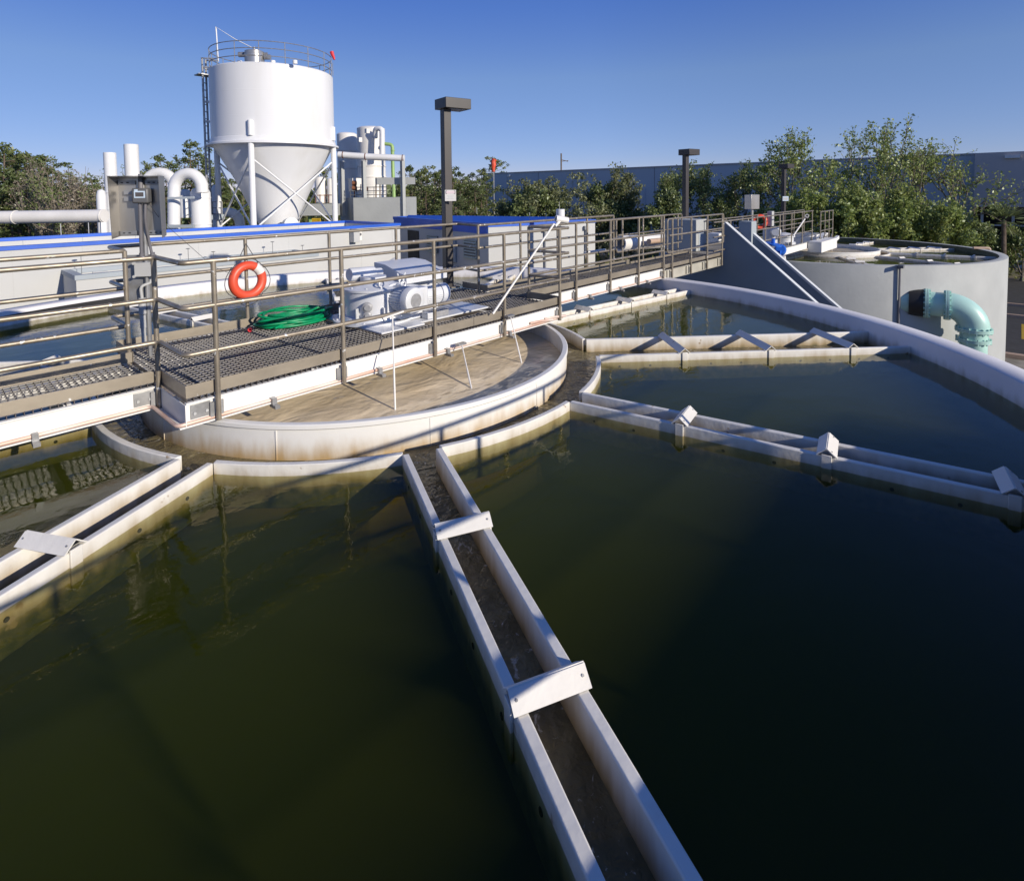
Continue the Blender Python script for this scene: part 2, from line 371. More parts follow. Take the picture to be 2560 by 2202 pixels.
def trough(i):
    a = ANG[i]; d = V(cos(a), sin(a), 0); n = V(-sin(a), cos(a), 0)
    w = TW[i]; oc = n * TO[i]
    t = thing('launder_trough', LAB[i], 'trough', d * 4.7 + V(0, 0, -.33), 'radial troughs of the clarifier')
    r0 = sqrt(R1 * R1 - w * w); r1 = sqrt(RI * RI - w * w) - .002
    for s in (-1, 1):
        m = MB(); ro_ = s * w + TO[i]; A, B = d * sqrt(R1 * R1 - ro_ * ro_) + n * ro_, d * (sqrt(RI * RI - ro_ * ro_) - .002) + n * ro_
        m.extrude([A + V(0, 0, -.33), A, B, B + V(0, 0, -.33)], n * (-s * WT))
        m.build('side_wall', M['launder'], t, bevel=.008)
    m = MB(); m.obox(d * (r0 + r1) / 2 + oc + V(0, 0, -.315), d * ((r1 - r0) / 2), n * (w - WT), V(0, 0, .014)); m.build('trough_floor', M['launder'], t)
    for k, r in enumerate(BR if i != 1 else (3.87, 5.04, 6.1)):
        m = MB(); e = w + .012; h = .055; b = .064; g = .007
        for s in (-1, 1):
            lo, hi = d * (r + s * b), d * r + V(0, 0, h)
            nn = ((hi - lo).cross(n)).normalized()
            if nn.z < 0: nn = -nn
            p = [lo - n * e + oc, lo + n * e + oc, hi + n * e + oc, hi - n * e + oc]
            m.extrude([q + V(0, 0, .003) for q in p], nn * g)
        br = m.build('cap_plate', M['launder'], t)
        for s in (-1, 1):
            MB().lathe([(0, 0), (.006, 0), (.006, .006), (0, .006)], d * (r + b * .5) + oc + n * (s * (w - .012)) + V(0, 0, h * .5 + .010), 6, axis=d * h + V(0, 0, b)).build('bolt', M['galv'], br)
            MB().obox(d * r + oc + n * (s * (w + .008)) + V(0, 0, -.10), d * .034, n * .0075, V(0, 0, .115)).build('cap_bracket', M['launder'], br, bevel=.003)
    for s in (-1, 1):
        m = MB()
        for q in range(10):
            r = r0 + .25 + q * .38
            m.lathe([(.0, 0), (.014, 0), (.014, .004)], d * r + oc + n * (s * (w + .001)) + V(0, 0, -.135), 10, axis=n * s)
        m.build('orifice_row', M['algae'], t)
    return t
for i in range(10): trough(i)

ring = thing('launder_ring', 'low cream collar wall circling the big round well and linking the troughs', 'trough', (0, 0, -.33))
for i in range(10):
    i2 = (i + 1) % 10; a0 = ANG[i] + math.asin((TW[i] + TO[i] - .001) / R1); a1 = (ANG[i + 1] if i < 9 else ANG[0] + 2 * pi) - math.asin((TW[i2] - TO[i2] - .001) / R1)
    if i == 9 and a1 < a0: a1 += 2 * pi
    m = MB(); n = 7
    po = arc(0, 0, R1, a0, a1, n); pi_ = arc(0, 0, R1 - .05, a0 - .004, a1 + .004, n)
    vs = []; fs = []
    for j in range(n + 1):
        for (x, y), z in ((po[j], -.33), (po[j], 0), (pi_[j], 0), (pi_[j], -.33)): vs.append((x, y, z))
    for j in range(n):
        for k in range(4): fs.append((j * 4 + k, j * 4 + (k + 1) % 4, j * 4 + 4 + (k + 1) % 4, j * 4 + 4 + k))
    fs += [(0, 1, 2, 3), tuple(n * 4 + k for k in (3, 2, 1, 0))]
    m.add(vs, fs); m.build('ring_wall', M['launder'], ring, bevel=.006, angle=50)

well = thing('center_well', 'large round white steel well under the walkway, stained tan low down, muddy inside', 'well', (0, 0, -1.2))
RW = 2.355
MB().lathe([(RW, -1.2), (RW + .04, -1.2), (RW + .04, .085), (RW, .085)], (0, 0, 0), 128, closed=True).build('well_shell', M['well'], well, angle=60)
MB().lathe([(RW, .0855), (RW + .042, .0855), (RW + .058, .098), (RW + .058, .128), (RW + .05, .135), (RW, .135)], (0, 0, 0), 128, closed=True).build('rim_lip', M['well'], well, angle=30)
m = MB()
for a in range(0, 360, 30):
    x = math.radians(a + 8); m.obox(V(cos(x), sin(x), 0) * (RW + .042) + V(0, 0, -.25), V(cos(x), sin(x), 0) * .003, V(-sin(x), cos(x), 0) * .004, V(0, 0, .33))
m.build('seam_strip', M['well'], well)

# ---- water
m = MB()
for i in range(10):
    a, b = ANG[i], (ANG[i + 1] if i < 9 else ANG[0] + 2 * pi)
    i2 = (i + 1) % 10; e = .025; w0 = TW[i] + TO[i] - e; w1 = TW[i2] - TO[i2] - e
    ri, ro = R1 - .025, RI + .02
    poly = arc(0, 0, ro, a + math.asin(w0 / ro), b - math.asin(w1 / ro), 24) + arc(0, 0, ri, a + math.asin(w0 / ri), b - math.asin(w1 / ri), 12)[::-1]
    m.prism(poly, -1.7, ZWAT)
W_MAIN = watermat('green_clarifier_water', (.030, .042, .008), (.80, .77, .58), .03, [(1.3, .0045, (1, 1.6, 1)), (7, .0014, (1, 1.8, 1))], absorb=((.46, .56, .14), 1.5, (.86, 1., .22), .27), rough=.015)
tag(m.build('clarifier_water', W_MAIN, origin=(0, 0, -1.7)), kind='structure')
m = MB(); n = 96
m.lathe([(RW + .02, ZLAU), (R1 - .04, ZLAU)], (0, 0, 0), n)
for i in range(10):
    a = ANG[i]; d = V(cos(a), sin(a), 0); q = V(-sin(a), cos(a), 0); w = TW[i] - WT + .01
    A, B = d * (R1 - .09), d * (RI - .01); z = V(0, 0, ZLAU - .004) + q * TO[i]
    m.add([A - q * w + z, B - q * w + z, B + q * w + z, A + q * w + z], [(0, 1, 2, 3)])
W_LAU = watermat('brown_launder_water', (.13, .105, .055), (.6, .5, .35), .96, [(4, .030, (1, 1, 1)), (12, .022, (1, 1, 1)), (34, .007, (1, 1, 1))], rough=.03, murk2=(.24, .20, .11), mscale=2.5, foam=(9., .60, (.55, .5, .42)))
tag(face_up(m.build('launder_water', W_LAU, recalc=False, origin=(0, 0, ZLAU))), kind='structure')
m = MB(); m.lathe([(0, -.06), (RW + .01, -.06)], (0, 0, 0), 96)
W_WELL = watermat('muddy_well_water', (.82, .67, .45), (.5, .4, .25), .97, [(1.3, .05, (1, 1.7, 1)), (5, .008, (1, 1.5, 1)), (16, .0015, (1, 1, 1))], rough=.04, murk2=(.70, .55, .34), mscale=.9)
tag(face_up(m.build('well_water', W_WELL, recalc=False, origin=(0, 0, -.06))), kind='structure')

m = MB(); m.lathe([(RI - .004, -.005), (RI - .022, -.005), (RI - .022, .082), (RI - .004, .082)], (0, 0, 0), 60, closed=True, a0=math.radians(98), a1=math.radians(200))
m.build('dark_band', M['black'], tank)  # black band along the inner face of the far wall
# ================================================================== WALKWAY BRIDGE
ZB0, ZB1, ZG, ZT = .155, .352, .390, .490       # beam bottom / top, grating top, toe plate top
RAILZ = (.739, 1.107, 1.466)
XL, XP0, XP1, XM, XR = -10.0, -2.41, 2.46, 6.88, 9.9
YN, YP0, YP1 = .385, -1.03, .99
bridge = thing('walkway_bridge', 'long white steel walkway with grating deck crossing the round tank, widened in the middle', 'walkway', (0, 0, ZB0))

def channel(m, x0, x1, y, out, z0=ZB0, z1=ZB1, fl=.040):
    "C-channel along X, web at y, flanges towards out (+1/-1 in y)"
    ya, yb = sorted((y, y + out * .008)); m.box(x0, x1, ya, yb, z0, z1)
    ya, yb = sorted((y + out * .0082, y + out * fl)); m.box(x0, x1, ya, yb, z0, z0 + .012); m.box(x0, x1, ya, yb, z1 - .012, z1)
for args in ((XL, XP0, -YN, -1), (XP0, XP1, YP0, -1), (XP1, XM, -YN, -1), (XL, XP0, YN, 1), (XP0, XP1, YP1, 1), (XP1, XM, YN, 1)):
    m = MB(); channel(m, *args); m.build('beam', M['beam'], bridge, bevel=.002)
for x, o in ((XP0, -1), (XP1, 1)):
    m = MB(); xa, xb = sorted((x, x + o * .008)); m.box(xa, xb, YP0 - .039, YP1 + .039, ZB0, ZB1 - .013)
    xa, xb = sorted((x + o * .0082, x + o * .05)); m.box(xa, xb, YP0 - .039, YP1 + .039, ZB0, ZB0 + .012)
    m.build('end_beam', M['beam'], bridge, bevel=.002)
for y, o in ((-YN, -1), (YN, 1)):
    m = MB(); channel(m, XM + .004, XR, y, o, .10, .31, .04)
    for x in (7.15, 8.07, 8.94, 9.83): m.box(x - .16, x - .085, *sorted((y + o * .009, y + o * .038)), .113, .297)
    m.build('raw_beam', M['aluminium'], bridge, bevel=.002)
# grating: bearing bars across, cross rods along
def grating(x0, x1, y0, y1, z1=ZG, px=.050, py=.070, depth=.035, bw=.005):
    m = MB(); x = x0
    while x <= x1 + 1e-6: m.box(x - bw / 2, x + bw / 2, y0, y1, z1 - depth, z1 - .001); x += px
    k = max(1, round((y1 - y0 - .03) / py)); q = MB()
    for i in range(k + 1):
        y = y0 + .015 + (y1 - y0 - .03) * i / k; q.box(x0, x1, y - .004, y + .004, z1 - .010, z1 - .0005)
    g = m.build('grating', M['grate'], bridge, angle=20); q.build('cross_rods', M['rod'], g, angle=20)
for a in ((XL, XP0 - .03, -.405, .405), (XP0 + .01, -.27, YP0 - .025, YP1 + .025), (XP1 + .03, XM - .01, -.405, .405)):
    grating(*a)
grating(-.262, 1.56, YP0 - .025, -.605)
grating(-.262, 1.56, .72, YP1 + .025)
grating(1.57, XP1 - .01, YP0 - .025, YP1 + .025)
grating(XM + .01, XR, -.405, .405, .35)
# bearer strips under the gratings
m = MB()
for x in (-1.3, 0.2, 1.5): m.box(x - .03, x + .03, YP0 + .01, YP1 - .01, ZB0 + .02, ZG - .036)
for i in range(9):
    x = -9.6 + i * .82
    m.box(x - .025, x + .025, -YN + .01, YN - .01, ZB0 + .02, ZG - .036)
for i in range(5):
    x = 2.9 + i * .9; m.box(x - .025, x + .025, -YN + .01, YN - .01, ZB0 + .02, ZG - .036)
m.build('cross_member', M['beam'], bridge)
# toe plates
def toe(pts, z0=ZG - .001, z1=ZT, w=.006, mat='toe'):
    m = MB()
    for a, b in zip(pts, pts[1:]):
        m.bar((a[0], a[1], (z0 + z1) / 2), (b[0], b[1], (z0 + z1) / 2), w, z1 - z0)
    return m.build('toe_plate', M[mat], bridge, bevel=.0015)
yo = YP0 - .029; yi = YP1 + .029
toe([(XL, -.409), (XP0 - .035, -.409)]); toe([(XP0 + .004, -.405), (XP0 + .004, yo + .004)]); toe([(XP0 + .001, yo), (.11 + .62, yo)]); toe([(.735, yo), (XP1 + .004, yo)])
toe([(XP1 + .0, yo + .004), (XP1 + .0, -.415)]); toe([(XP1 + .03, -.409), (XM - .02, -.409)])
toe([(XL, .409), (XP0 - .005, .409)]); toe([(XP0 + .004, .415), (XP0 + .004, yi - .004)]); toe([(XP0, yi), (2.05, yi)]); toe([(XP1, .415), (XP1, yi - .004)]); toe([(XP1 + .004, .409), (XM - .02, .409)])
toe([(XM + .02, -.409), (XR, -.409)], .352, .43); toe([(XM + .02, .409), (XR, .409)], .352, .43)
# splice plates with bolts
for x, y in ((-2.53, -YN - .0125), (-2.3, YP0 - .0125), (-2.53, YN + .0125)):
    m = MB(); m.box(x - .075, x + .075, y - .004, y + .004, ZB0 + .05, ZB1 - .03); p = m.build('splice_plate', M['galv'], bridge, bevel=.002)
    m = MB()
    for dx in (-.045, .045): m.lathe([(0, 0), (.013, 0), (.013, .01), (0, .01)], (x + dx, y + (-.0045 if y < 0 else .0045), .25), 6, axis=(0, -1 if y < 0 else 1, 0))
    m.build('bolt', M['lightgrey'], p)
# faded copper coloured spray pipe along the near lower flange
yp = YP0 - .024; z = ZB0 + .0295; yn = -YN - .024
pts = [(-8.5, yn, z), (XP0 - .065, yn, z), (XP0 - .065, yp, z), (XP1 + .065, yp, z), (XP1 + .065, yn, z), (6.85, yn, z)]
sp = MB().tube(rounded(pts, .05, 4), .0155, 8).build('spray_pipe', M['copper'], bridge)
for x, y in ((-3.25, yn), (-1.72, yp), (-.62, yp), (.30, yp), (1.35, yp), (3.0, yn), (4.1, yn), (5.1, yn), (6.1, yn)):
    m = MB(); m.box(x - .022, x + .022, y - .10, y + .012, z - .058, z - .031); m.box(x - .02, x + .02, y - .045, y - .020, z - .0305, z + .022); m.box(x - .02, x + .02, y - .0198, y + .015, z + .0165, z + .022)
    m.build('pipe_clamp', M['galv'], sp)
m = MB()
for x, y in ((1.98, yp - .02), (2.3, yp - .01)): m.tube([(x - .2, y + .02, z + .04), (x, y, z + .035), (x + .22, y - .03, z + .02)], .018, 8)
m.build('pipe_elbow', M['copper'], sp)

# ---- handrails
def handrail(name, label, line, posts, zs=RAILZ, zb=ZB0 + .01, off=.0, r=.0205, closed_end=(), mat='steel', group='walkway handrails', foot=None):
    xs = [p[0] for p in line]; t = thing(name, label, 'handrail', (sum(xs) / len(xs), line[0][1], zb), group)
    names = ('low_rail', 'mid_rail', 'top_rail')
    for nm, z in zip(names, zs):
        MB().tube(rounded([(x, y, z) for x, y in line], .05, 4), r, 12).build(nm, M[mat], t)
    for e in closed_end:                      # rounded drop at an end, top rail to mid rail
        x, y, s = e
        MB().tube(rounded([(x - s * .12, y, zs[2] + .0005), (x + s * .10, y, zs[2] + .0005), (x + s * .10, y, zs[0] + .0005), (x - s * .05, y, zs[0] + .0005)], .07, 5), r * .97, 10).build('end_loop', M[mat], t)
    for x, y in posts:
        m = MB(); m.tube([(x, y, zb), (x, y, zs[2])], r * 1.02, 12)
        po = m.build('post', M[mat], t)
        s = -1 if y < 0 else 1
        m = MB(); m.box(x - .055, x - .024, y - s * .03 - .008, y - s * .03 + .012, zb + .02, zb + .15); m.box(x + .024, x + .05, y - s * .03 - .006, y - s * .03 + .012, zb + .02, zb + .15)
        m.build('post_bracket', M['galv'], po)
    return t
yq = YP0 - .10; yq2 = YP1 + .10
YHN, YHF = -.43, .43
near_posts = [(-7.2, -.53), (-5.6, -.53), (-4.0, -.53), (-2.43, -.53), (-2.18, yq), (-1.035, yq), (.106, yq), (1.246, yq), (2.394, yq), (2.47, -.53), (3.68, -.53), (4.73, -.53), (5.74, -.53), (6.76, -.53)]
def onto(p):   # posts stand under the rail
    return [(x, (YHN - .02 if abs(y) < .6 else -1.09) if y < 0 else y) for x, y in p]
handrail('handrail', 'three-bar handrail on the near side of the walkway, stepping out round the motor platform',
         [(-10, -.45), (-2.41, -.45), (-2.41, -1.09), (2.60, -1.09)], onto(near_posts[:9]), zb=.16)
handrail('handrail', 'three-bar handrail on the near side of the walkway right of the platform',
         [(2.58, -1.05), (2.46, -.45), (6.76, -.45)], onto(near_posts[9:]), zb=.16)
handrail('handrail', 'weathered three-bar handrail along the far side of the walkway, carrying the orange life ring',
         [(-10, .45), (-2.43, .45), (-2.43, 1.05), (2.40, 1.05), (2.30, .45), (6.27, .45)],
         [(-7.5, .45), (-5.9, .45), (-4.2, .45), (-2.43, .45), (-1.06, 1.05), (.05, 1.05), (1.15, 1.05), (2.29, .45), (3.30, .45), (4.34, .45), (5.30, .45), (6.27, .45)], zb=.16)
zs2 = (.675, 1.035, 1.385)
handrail('handrail', 'short grey handrail with rounded ends at the right end of the walkway, near side',
         [(7.0, -.45), (9.83, -.45)], [(7.15, -.45), (8.07, -.45), (8.94, -.45), (9.83, -.45)], zs2, .11, closed_end=((7.02, -.45, -1), (9.80, -.45, 1)), r=.019)
handrail('handrail', 'short grey handrail with rounded ends at the right end of the walkway, far side',
         [(6.45, .45), (9.40, .45)], [(6.63, .45), (7.52, .45), (8.4, .45), (9.27, .45)], zs2, .11, closed_end=((6.48, .45, -1), (9.38, .45, 1)), r=.019)

# ---- second walkway behind the viewer, whose railings throw the shadows across the near water and well
b2 = thing('walkway_bridge', 'second steel walkway where the viewer stands, behind the camera', 'walkway', (0, -6.8, ZB0))
m = MB()
channel(m, -9.5, 2.2, -6.40, 1); channel(m, -9.5, 2.2, -7.00, -1); m.build('beam', M['beam'], b2)
m = MB(); m.box(-9.5, 2.2, -7.05, -6.34, ZG - .03, ZG); m.build('deck_plate', M['grate'], b2)
m = MB(); m.box(-9.5, 2.2, -6.338, -6.332, ZG - .03, ZT); m.build('toe_plate', M['toe'], b2)
handrail('handrail', 'handrail of the walkway behind the viewer', [(-9.5, -6.35), (2.3, -6.35)], [(-8.2 + i * 1.28, -6.35) for i in range(9)], zb=.16, group='handrails of the second walkway')

# ================================================================== THINGS ON THE BRIDGE
# life ring on the far rail
c = AY(619.5, 701, .985)
t = thing('life_ring', 'orange life ring with one white patch hanging on the far handrail', 'life ring', c - V(0, 0, .23))
m = MB(); tilt = V(.10, -1, .02).normalized(); u = tilt.cross(V(0, 0, 1)).normalized(); w = u.cross(tilt)
Rr, rr = .180, .054
m.tube([c + (u * cos(a) + w * sin(a)) * Rr for a in [2 * pi * i / 48 for i in range(48)]], rr, 18, closed=True); m.build('ring', M['orange'], t, angle=60)
m = MB(); m.tube([c + (u * cos(a) + w * sin(a)) * Rr for a in [math.radians(120 + 5 * i) for i in range(8)]], rr + .0025, 18, cap=False)
band = m.build('white_band', M['offwhite'], t, angle=60)
m = MB()
for k in range(4):
    a0 = math.radians(45 + 90 * k); pts = []
    for i in range(11):
        f_ = i / 10; a = a0 + f_ * pi / 2; q = Rr + rr + .012 + .035 * sin(pi * f_); pts.append(c + (u * cos(a) + w * sin(a)) * q + V(0, -.01, -.02 * sin(pi * f_)))
    m.tube(pts, .0045, 6)
m.tube([c + V(-.12, .02, .20), V(-1.06, 1.03, 1.40)], .0045, 6); m.tube([c + V(.14, .02, .19), V(-1.06, 1.03, 1.40)], .0045, 6)
m.build('grab_rope', M['rope'], t)

# coiled hose
t = thing('garden_hose', 'coiled green hose with a red nozzle lying on the grating deck', 'hose', (-.62, .78, ZG))
pts = []; r0 = random.Random(3)
cx, cy = -.60, .76
for k in range(13 * 28):
    a = 2 * pi * k / 28; lap = k / 28
    ra = .44 + .05 * sin(lap * 2.3) - .035 * (lap % 3); rb = .26 + .035 * sin(lap * 1.7 + 1) - .02 * (lap % 4)
    q = V(ra * cos(a) * (1 + .03 * sin(3 * a + lap)), rb * sin(a), 0); q = V(q.x * cos(.0) - q.y * sin(.0), q.x * .0 + q.y, 0)
    pts.append(V(cx + q.x + .03 * sin(lap * 3.1), cy + q.y + .025 * cos(lap * 2.2), ZG + .013 + .015 * lap * (.55 + .25 * sin(a + lap)) + .012 * abs(sin(lap * 1.3))))
pts += [V(cx + .30 - .06 * i, cy - .02 - .018 * i, ZG + .15 - .011 * i) for i in range(12)]
MB().tube(pts, .0155, 8).build('coil', M['hose'], t, angle=60)
e = AZ(640, 818, ZG + .03); pts2 = [V(cx - .33, cy + .10, ZG + .08), (V(cx - .33, cy + .1, ZG + .08) + e) / 2 + V(0, -.02, .0), e]
MB().tube(rounded(pts2, .05), .0125, 8).build('loose_end', M['hose'], t)
n0 = AZ(625, 823, ZG + .032); dn = (n0 - e).normalized()
m = MB(); m.lathe([(0, -.05), (.012, -.05), (.018, -.02), (.021, .02), (.027, .03), (.027, .05), (.012, .052), (.012, .03)], n0, 14, axis=V(-.35, -.93, .1)); m.build('nozzle', M['red'], t)

# gear motor drive
t = thing('gear_motor', 'silver white geared drive with a big drum gearbox and two finned motors on the platform', 'motor', (.45, -.05, ZG))
zg = ZG + .004
m = MB(); m.prism([(-.26, -.595), (.36, -.595), (.36, -.50), (1.55, -.50), (1.55, .71), (-.26, .71)], zg, zg + .022); m.build('base_plate', M['motor'], t, bevel=.004)
gx, gy = .12, .12
m = MB(); m.lathe([(0, zg + .023), (.50, zg + .023), (.50, zg + .05), (.42, zg + .055), (.41, zg + .10), (.37, zg + .11), (.37, zg + .40), (.385, zg + .405), (.385, zg + .43), (.36, zg + .44), (.30, zg + .45), (.22, zg + .49), (.16, zg + .50), (.16, zg + .56), (0, zg + .56)], (gx, gy, 0), 48); gb = m.build('gearbox', M['motor'], t, bevel=.0, angle=30)
m = MB()
for k in range(12):
    a = 2 * pi * k / 12 + .2
    m.lathe([(0, 0), (.014, 0), (.014, .014), (0, .014)], (gx + .455 * cos(a), gy + .455 * sin(a), zg + .052), 6)
for k in range(10):
    a = 2 * pi * k / 10 + .1
    m.lathe([(0, 0), (.012, 0), (.012, .012), (0, .012)], (gx + .33 * cos(a), gy + .33 * sin(a), zg + .445), 6)
m.build('bolt_ring', M['motor'], gb)
m = MB()
for k in range(8):
    a = 2 * pi * k / 8 - .3
    m.obox((gx + .40 * cos(a), gy + .40 * sin(a), zg + .14), (.035 * cos(a), .035 * sin(a), 0), (-.008 * sin(a), .008 * cos(a), 0), (0, 0, .085))
m.build('rib', M['motor'], gb, bevel=.003)
# reducer case between gearbox and motors, with the lifting eyes
m = MB(); m.box(.34, .66, -.30, .30, zg + .05, zg + .40); m.box(.30, .72, -.34, .34, zg + .023, zg + .06); m.build('reducer_case', M['motor'], t, bevel=.02)
m = MB()
for x, y, z in ((.02, -.20, zg + .50), (.30, -.26, zg + .47), (.50, .05, zg + .45)):
    cc = V(x, y, z); m.tube([cc + V(cos(a) * .032, 0, sin(a) * .032) for a in [2 * pi * i / 16 for i in range(16)]], .010, 8, closed=True); m.tube([cc + V(0, 0, -.07), cc + V(0, 0, -.035)], .014, 8)
m.tube([(.47, .05, zg + .44), (.44, .05, zg + .56)], .01, 8); m.tube([(.53, .05, zg + .44), (.56, .05, zg + .56)], .01, 8)
m.build('lifting_eye', M['motor'], t)
def motor(c, ax, r, L, nm='motor'):
    "finned motor, fan cover at the +ax end"
    ax = Vector(ax).normalized(); c = Vector(c); m = MB()
    m.lathe([(0, -L / 2), (r * 1.12, -L / 2), (r * 1.12, -L / 2 + .02), (r * .93, -L / 2 + .025), (r * .93, L * .22), (0, L * .22)], c, 36, axis=ax)
    x = ax.cross(V(0, 0, 1)).normalized(); y = ax.cross(x)
    for k in range(30):
        a = 2 * pi * k / 30; d = x * cos(a) + y * sin(a)
        m.obox(c + d * (r * .96) + ax * (-L * .13), ax * (L * .33), d * (r * .05), (-x * sin(a) + y * cos(a)) * .0022)
    b = m.build('motor', M['motor'], t)
    m = MB(); q = L * .23
    m.lathe([(r * .9, q), (r * 1.03, q), (r * 1.04, L * .42), (r * .99, L * .47), (r * .80, L * .5), (r * .62, L * .508), (0, L * .508)], c, 36, axis=ax); fc = m.build('fan_cover', M['motor'], b, angle=25)
    m = MB(); m.lathe([(0, L * .5105), (r * .56, L * .5105)], c, 30, axis=ax)
    for k in range(5): m.lathe([(r * (.1 + .1 * k), L * .514), (r * (.13 + .1 * k), L * .514), (r * (.13 + .1 * k), L * .5108), (r * (.1 + .1 * k), L * .5108)], c, 24, axis=ax, closed=True)
    m.build('fan_grille', M['motordark'], fc)
    m = MB(); m.obox(c + V(0, 0, -r - .035) - ax * L * .1, ax * (L * .2), x * (r * .6), V(0, 0, .036)); m.build('motor_foot', M['motor'], b, bevel=.003)
    return b
motor((.25, -.34, zg + .30), (.12, -1, 0), .158, .40)
motor((.97, .02, zg + .215), (1, -.02, 0), .132, .50)
m = MB(); m.box(.56, .86, -.62 + .16, -.30, zg + .023, zg + .105); m.build('motor_foot', M['motordark'], t, bevel=.004)
m = MB(); m.box(.50, .64, -.48, -.36, zg + .023, zg + .10); m.build('terminal_box', M['motor'], t, bevel=.006)
# guard housing behind (sloped sheet metal cover) and cross motor on top
m = MB(); m.extrude([(.56, y, z) for y, z in ((.76, zg + .03), (.76, 1.03), (.50, 1.02), (.02, .90), (.02, .80), (.30, .80), (.30, zg + .03))], (.70, 0, 0)); m.build('belt_guard', M['motor'], t, bevel=.006)
m = MB(); m.lathe([(0, -.26), (.075, -.26), (.085, -.24), (.085, .10), (.06, .12), (.06, .22), (0, .22)], (.14, .30, .965), 24, axis=(1, .05, -.05)); m.build('gear_motor_head', M['motor'], t)
m = MB(); m.lathe([(0, .0), (.1, 0), (.1, .03), (.05, .05), (0, .05)], (1.1, .62, zg + .46), 6); m.lathe([(.0, -.4), (.025, -.4), (.025, 0), (0, 0)], (1.1, .62, zg + .46), 10); m.build('breather', M['motor'], t)
m = MB()
for zz, w in ((zg + .14, .05), (zg + .24, .06)): m.lathe([(0, 0), (w, 0), (w, .03), (w * .6, .04), (w * .6, .05), (0, .05)], (gx - .27, gy - .27, zz), 16, axis=(-.6, -.8, 0))
m.build('sight_glass', M['motordark'], gb)

# lamp standard on the platform
def lamp(base, ztop, label, group='square lamp posts', sign=False, w=.135, hw=.24, hh=.085):
    t = thing('lamp_post', label, 'lamp post', base, group)
    b = Vector(base); a = math.radians(-12); ux, uy = V(cos(a), sin(a), 0), V(-sin(a), cos(a), 0)
    MB().obox(b + V(0, 0, (ztop - b.z) / 2), ux * w / 2, uy * w / 2, V(0, 0, (ztop - b.z) / 2)).build('pole', M['darkbronze'], t, bevel=.006)
    c = b + V(0, 0, ztop - b.z + hh) + ux * .13 - uy * .02
    h = MB().obox(c, ux * hw, uy * hw * .8, V(0, 0, hh)).build('lamp_head', M['darkbronze'], t, bevel=.006)
    MB().obox(c + V(0, 0, -hh - .004) + ux * .03, ux * hw * .62, uy * hw * .6, V(0, 0, .003)).build('lens', M['lens'], h)
    MB().obox(b + V(0, 0, .012), ux * .14, uy * .14, V(0, 0, .012)).build('base_plate', M['rawconcrete'], t)
    return t
lamp((2.312, 1.21, ZG), 3.37, 'nearest dark bronze lamp post, box head and white sign, at the platform edge')
# bracket carrying the lamp base
c = AY(1126, 489, 1.10)
t = thing('warning_sign', 'small white notice plate with a dark-cornered pink heading, on the nearest lamp post', 'sign', c)
s1 = 27.5 / FPX * 9.25; ux = V(.72, -.69, 0).normalized(); nn = V(-.69, -.72, 0).normalized()
c = c + V(-.05, -.06, 0)
MB().obox(c, ux * s1 / 2, nn * .002, V(0, 0, s1 / 2)).build('plate', M['offwhite'], t, bevel=.0)
m = MB()
for sx in (-1, 1):
    m.obox(c + nn * .004 + V(0, 0, s1 * .29) + ux * (sx * s1 * .41), ux * s1 * .02, nn * .001, V(0, 0, s1 * .13))
    for sz in (-1, 1): m.obox(c + nn * .0045 + V(0, 0, s1 * .29 + sz * s1 * .13) + ux * (sx * s1 * .36), ux * s1 * .05, nn * .001, V(0, 0, s1 * .016))
m.build('heading_frame', M['greyplastic'], t)
m = MB(); m.obox(c + nn * .0035 + V(0, 0, s1 * .29), ux * s1 * .38, nn * .001, V(0, 0, s1 * .115)); m.build('heading_panel', pmat('faded_pink', (.80, .66, .67), .6, var=.03), t)
m = MB()
for z, wd in ((.02, .32), (-.13, .22), (-.26, .30)): m.obox(c + nn * .0035 + V(0, 0, s1 * z), ux * s1 * wd, nn * .001, V(0, 0, s1 * .025))
m.build('faded_text', pmat('faded_print', (.66, .68, .68), .6, var=.03), t)

# instrument hood on its post beside the far rail
px_, py_ = -2.245, .56
t = thing('instrument_stand', 'open stainless instrument hood with a grey display unit on a post by the handrail', 'instrument', (px_, py_, .2))
def P2(x, y, Y=py_): return AY(x, y, Y)
m = MB(); m.tube([(px_ + .02, py_, .2), (px_ + .02, py_, 2.1)], .021, 10); m.build('post', M['galv'], t)
s = 6.05 / FPX
cc = P2(356, 516)      # hood centre
hx = V(.80, -.60, 0).normalized(); hn = V(-.60, -.80, 0).normalized()   # across / towards viewer
W2, H2, D2 = .205, .292, .17
m = MB(); m.obox(cc - hn * .0, hx * W2, hn * .002, V(0, 0, H2)); hood = m.build('hood_back', M['cab'], t)
m = MB()
for sx in (-1, 1): m.extrude([cc + hx * (sx * W2) + V(0, 0, H2), cc + hx * (sx * W2) - V(0, 0, H2), cc + hx * (sx * (W2 + .015)) - V(0, 0, H2 + .02) + hn * D2 * .8, cc + hx * (sx * (W2 + .015)) + V(0, 0, H2 + .0) + hn * D2], hx * (.003 * sx))
m.extrude([cc - hx * (W2 + .004) + V(0, 0, H2 + .001), cc + hx * (W2 + .004) + V(0, 0, H2 + .001), cc + hx * (W2 + .022) + V(0, 0, H2 + .001) + hn * (D2 + .004), cc - hx * (W2 + .022) + V(0, 0, H2 + .001) + hn * (D2 + .004)], V(0, 0, .004))
m.build('hood_sides', M['cab'], t, angle=20)
m = MB()
for z in (.235, -.262):
    for q in (-.125, .115): m.obox(cc + V(0, 0, z) + hx * q + hn * .012, hx * .075, hn * .008, V(0, 0, .02))
for z in (.14, .075): m.obox(cc + V(0, 0, z) + hx * -.09 + hn * .03, hx * .055, hn * .008, V(0, 0, .021))
rail = m.build('strut_channel', M['galv'], hood)
m = MB()
